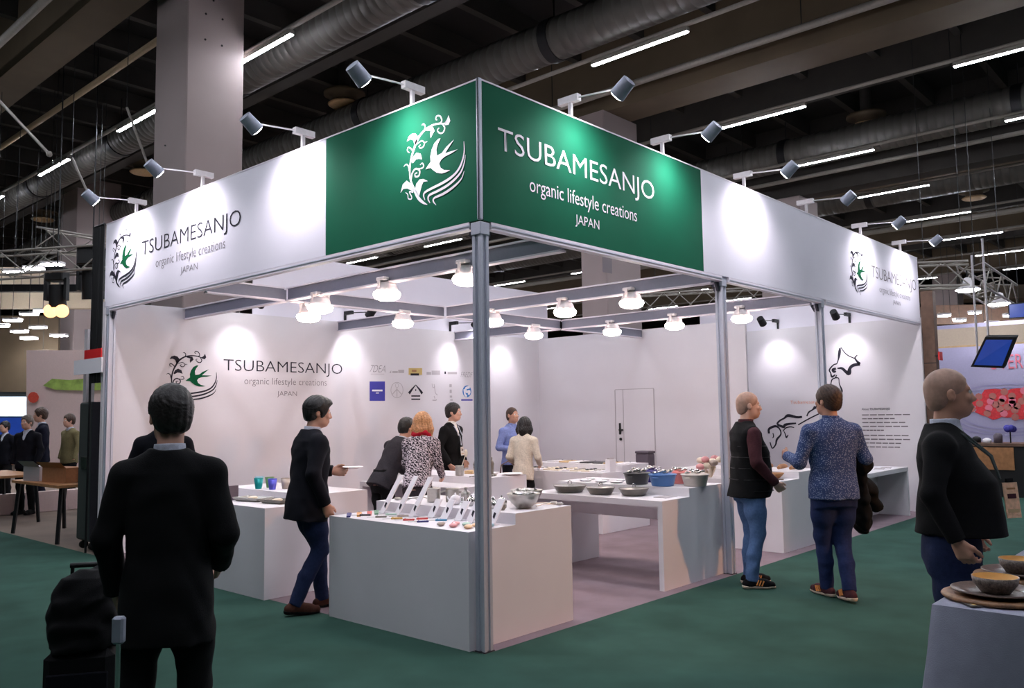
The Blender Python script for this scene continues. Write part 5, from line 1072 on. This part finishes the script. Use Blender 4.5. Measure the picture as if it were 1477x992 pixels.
def far_box(name, label, cat, u0, v0, u1, v1, d, m_, th=1.5):
    a_, b_ = at(u0, v1, d), at(u1, v1, d); z1 = at(u0, v0, d).z; dr_ = (b_-a_); dr_.z = 0; L_ = dr_.length; ang_ = math.atan2(dr_.y, dr_.x)
    t = thing(name, label, cat, (a_.x, a_.y, 0.003), ang_); MB().box(0, L_, 0, th, a_.z, z1).build('header', m_, t)
    for x in (.1, L_-.3): MB().box(x, x+.2, .1, .3, 0, a_.z).build('upright', m_, t)
    return t
far_box('distant_stand', 'far brown stand header behind the hanging lamps', 'stand', 1338, 440, 1500, 468, 30, 'wood_dark'); far_box('distant_stand', 'far beige stand header above the brown one', 'stand', 1345, 412, 1510, 432, 43, 'beige_band')
for i, (u, v_) in enumerate(((1362, 455), (1384, 462), (1406, 451), (1431, 466), (1456, 455), (1470, 447), (1372, 474), (1420, 474))):
    t = thing('far_spotlight', 'tiny lit spotlight before the far stand headers', 'lamp', at(u, v_, 29), VC, 'tiny far spotlights'); MB().box(-.12, .12, -.2, .2, 0, .08, .01).build('housing', 'lamp_white', t); MB().box(-.10, .10, -.17, .17, -.03, 0).build('lens', 'lens_spot', t); MB().tube((0,0,.08), (0,0,8.79-t.location.z), .008, n=6).build('hanger', 'black_metal', t)
# ------------------------------------------------------------------ cafe area to the left
t = thing('flight_case', 'dark grey rolling flight case at the end of the logo wall', 'case', (.05, 6.75, .004)); mat('case_grey', (62, 66, 64), .6, var=.08)
MB().box(0, .5, 0, .42, .12, 1.82, .02).build('body', 'case_grey', t); MB().box(-.004, .504, -.004, .03, .12, 1.82).build('edge_rail', 'alu_dark', t)
MB().box(-.015, 0, .12, .30, 1.0, 1.14, .004).build('latch', 'steel', t)
for sx in (.07, .43):
    for sy in (.07, .35): MB().tube((sx, sy-.02, .055), (sx, sy+.02, .055), .05, n=16).bar((sx, sy, .06), (sx, sy, .12), .03).build('caster', 'black', t)
t = thing('sign_post', 'white post carrying a blank white sign with a red tag beside the flight case', 'sign', (.06, 7.0, 1.828)); MB().box(0, .1, 0, .1, 0, .92).build('post', 'lamp_white', t); MB().box(-.11, -.09, -.72, .12, .34, .52).build('board', 'print_white', t); MB().box(-.09, 0, .02, .06, .4, .46).build('bracket', 'lamp_white', t); MB().box(-.11, -.095, -.70, -.2, .52, .63).build('red_tag', 'red_sign', t)
t = thing('black_drape', 'tall narrow black drape behind the white header panel end', 'drape', (.0, 6.43, 2.05)); 
b = MB(); pts = [(.0+.025*math.sin(k*1.9), .026*k) for k in range(12)]; v = [(x, y, z) for z in (0, 1.93) for x, y in pts]; b.add(v, [(k, k+1, 12+k+1, 12+k) for k in range(11)], True); b.build('cloth', 'black', t); MB().tube((0, -.01, 1.94), (0, .3, 1.94), .015).build('rod', 'black_metal', t); MB().tube((.0, .295, -2.046), (.0, .295, 1.94), .014).build('pole', 'black_metal', t)
mat('card_brown', (176, 122, 84), .8, var=.08)
def cafe_table(x0, y0, sx, sy, label):
    t = thing('cafe_table', label, 'table', (x0, y0, 0), 0, 'wooden tables in the cafe area'); MB().box(0, sx, 0, sy, .72, .76, .005).build('table_top', 'wood', t)
    for x, y, dx, dy in ((.08, .08, -.05, -.05), (sx-.08, .08, .05, -.05), (.08, sy-.08, -.05, .05), (sx-.08, sy-.08, .05, .05)): MB().bar((x, y, .72), (x+dx, y+dy, 0), .04).build('leg', 'black_metal', t)
cafe_table(.02, 7.75, .75, 1.75, 'wooden cafe table with two boxes on it'); cafe_table(-.0, 10.6, .8, 1.7, 'wooden cafe table farther from the flight case'); cafe_table(1.5, 10.2, .8, 1.6, 'wooden cafe table beside the standing visitors')
for i, (x, y, m_, w_) in enumerate(((.25, 9.0, 'print_faint', .2), (.32, 8.35, 'card_brown', .28))):
    t = thing('carton', ['grey carton on the cafe table', 'brown open carton on the cafe table'][i], 'box', (x, y, .762), .2, 'cartons on the cafe table'); MB().box(-.15, .15, -w_, w_, 0, .2).build('body', m_, t); MB().add([(-.15,-w_,.2),(-.15,w_,.2),(-.24,w_,.28),(-.24,-w_,.28)], [(0,1,2,3)]).build('flap', m_, t)
mat('food_wall', (220, 196, 192), .7, var=.03); mat('leaf_print', (150, 176, 88), .6, var=.3, scale=6); mat('tomato_print', (214, 82, 66), .6, var=.1); mat('screen_white', (206, 226, 240), .4, emit=1.2, var=.1, scale=2); mat('cream_canopy', (232, 214, 186), .7, var=.03)
q0 = at(35, 640, 19); q1 = at(175, 640, 19)
t = thing('food_wall', 'pale pink display wall printed with a green leaf and red tomato', 'wall', (0, 0, 0)); dR = (q1-q0); dR.z = 0; dR.normalize(); nB = Vector((-dR.y, dR.x, 0))
def slab(t_, name, u0, v0, u1, v1, d, m_, th=.05):
    a_, b_, c_, e_ = at(u0, v1, d), at(u1, v1, d), at(u1, v0, d), at(u0, v0, d); return MB().add([a_, b_, c_, e_]+[p+Vector((_f.x, _f.y, 0))*th for p in (a_, b_, c_, e_)], [(0,1,2,3),(7,6,5,4),(0,4,5,1),(1,5,6,2),(2,6,7,3),(3,7,4,0)]).build(name, m_, t_)
slab(t, 'wall_board', 38, 505, 175, 698, 19, 'food_wall'); 
def blob(t_, name, pts, d, m_): 
    Q_ = [at(u, v_, d) for u, v_ in pts]; MB().add(Q_, [tuple(range(len(Q_)-1, -1, -1))]).build(name, m_, t_)
blob(t, 'leaf_print', [(62, 556), (75, 546), (100, 548), (130, 545), (160, 550), (160, 562), (120, 563), (80, 562)], 18.9, 'leaf_print'); blob(t, 'tomato_print', [(48+8*math.cos(a), 573+8*math.sin(a)) for a in np.linspace(0, 6.0, 12)], 18.9, 'tomato_print')
t = thing('light_box_screen', 'bright white and blue screen in the cafe area', 'screen', (0, 0, 0)); slab(t, 'frame', -60, 565, 40, 650, 19.4, 'black'); slab(t, 'display', -58, 572, 38, 600, 19.3, 'screen_white', .02); slab(t, 'lower_display', -58, 602, 38, 645, 19.3, 'screen_blue', .02)
t = thing('cream_canopy', 'wide cream canopy band with lit underside over the cafe area', 'canopy', (0, 0, 0)); slab(t, 'band', -80, 418, 172, 444, 21, 'cream_canopy', .3); slab(t, 'upper_band', -80, 385, 172, 412, 24, 'cream_canopy', .3); slab(t, 'dark_beam', -80, 410, 172, 420, 20.5, 'black_metal', .2)
t = thing('dark_backdrop', 'dark backdrop with rows of small lamps behind the cafe area', 'backdrop', (0, 0, 0)); slab(t, 'cloth', -60, 455, 84, 570, 22.6, 'beam_brown', .1)
t = thing('cafe_floor_step', 'pale raised floor edge in the cafe area', 'step', (0, 0, 0)); MB().box(.4, 6, 12.2, 12.4, 0, .35).build('riser', 'food_wall', t)
for i, (u, v_, d) in enumerate(((18, 462, 20), (42, 453, 20), (62, 448, 20), (28, 478, 21.5), (55, 472, 21.5), (0, 470, 20), (85, 484, 21.5), (22, 392, 16), (50, 387, 16.4), (76, 381, 16), (42, 488, 22), (62, 508, 22))):
    t = thing('stage_lamp', 'small lit stage lamp over the cafe area', 'lamp', at(u, v_, d), VC, 'small stage lamps over the cafe area'); MB().box(-.1, .1, -.2, .2, 0, .05, .01).build('housing', 'lamp_white', t); MB().box(-.09, .09, -.18, .18, -.02, 0).build('lens', 'lens_spot', t); MB().tube((0,0,.05),(0,0,(7.17 if abs(t.location.x-3.15) < .5 else 8.79)-t.location.z),.006,n=6).build('hanger', 'black_metal', t)
for i, (u, v_, s_) in enumerate(((82, 415, 1.), (133, 395, 1.3))):
    p = at(u, v_, 15); s_ *= 1.15; t = thing('moving_head_lamp', ['black moving head lamp with two amber globes', 'black moving head lamp beside the header panel end'][i], 'lamp', p, VC, 'moving head lamps'); MB().box(-.12*s_, .12*s_, -.14*s_, .14*s_, .1*s_, .32*s_, .02).build('base', 'black', t)
    for sx in (-1, 1): MB().box(-.05*s_, .05*s_, sx*.15*s_-.025, sx*.15*s_+.025, -.2*s_, .15*s_).build('yoke_arm', 'black', t)
    MB().tube((0,0,.3*s_),(0,0,8.415-p.z),.012,n=6).build('hanger', 'black_metal', t)
    MB().tube((0,0,.05*s_),(.05*s_,0,-.3*s_),.11*s_,.13*s_,n=16).build('head', 'black', t)
    if i == 0:
        mat('globe_amber', (255, 176, 110), emit=1.6, var=0)
        for k in (-1, 1): MB().ball((0, k*.10, -.42), .12, 14, 10).build('globe', 'globe_amber', t)
for i, (u0, v0, u1, v1, d) in enumerate(((-6, 140, 71, 222, 11), (183, 155, 214, 240, 13), (104, 228, 132, 290, 14))):
    q0, q1 = at(u0, v0, d), at(u1, v1, d); t = thing('suspension_rod', ['long slanted pale rod hanging before the tan pipe', 'slanted pale rod crossing a lit strip light beside the column', 'slanted pale rod below the strip light row'][i], 'rod', q1, 0, 'slanted suspension rods')
    MB().tube((0, 0, 0), q0-q1, .02, n=8).build('rod', 'pipe', t); MB().tube(q0-q1, (q0-q1)+Vector((0, 0, 8.79-q0.z)), .006, n=6).build('wire', 'black_metal', t); MB().ball((0, 0, 0), .04, 8, 6).build('end_clamp', 'pipe', t)
ps = dict(h=.016, hands=(0, 0))
for (u, d, lab, H_, yw, kw) in ((60, 15.5, 'man in a navy suit among the visitors at the food wall', 1.84, VC+2.2, dict(top='jacket', top_mat='cloth_navy', trouser_mat='cloth_navy', hair_mat='hair_brown')), (40, 14.5, 'man in a dark suit with a pale shirt at the food wall', 1.70, VC+3.0, dict(top='jacket', top_mat='cloth_dknavy', inner_mat='cloth_shirt', hair_mat='hair_grey')), (101, 16, 'visitor in an olive top before the food wall', 1.72, VC+2.6, dict(top='knit', top_mat='cloth_olive', trouser_mat='cloth_black', hair_mat='hair_brown')), (8, 17, 'seated looking visitor in dark clothes before the screen', 1.6, VC+2.9, dict(top='jacket', top_mat='cloth_dknavy', hair_mat='hair_black'))):
    p = at(u, 620, d); person(lab.replace('seated looking ', ''), (p.x, p.y, 0), yw, H_, 1., hair='short', **ps, **kw)
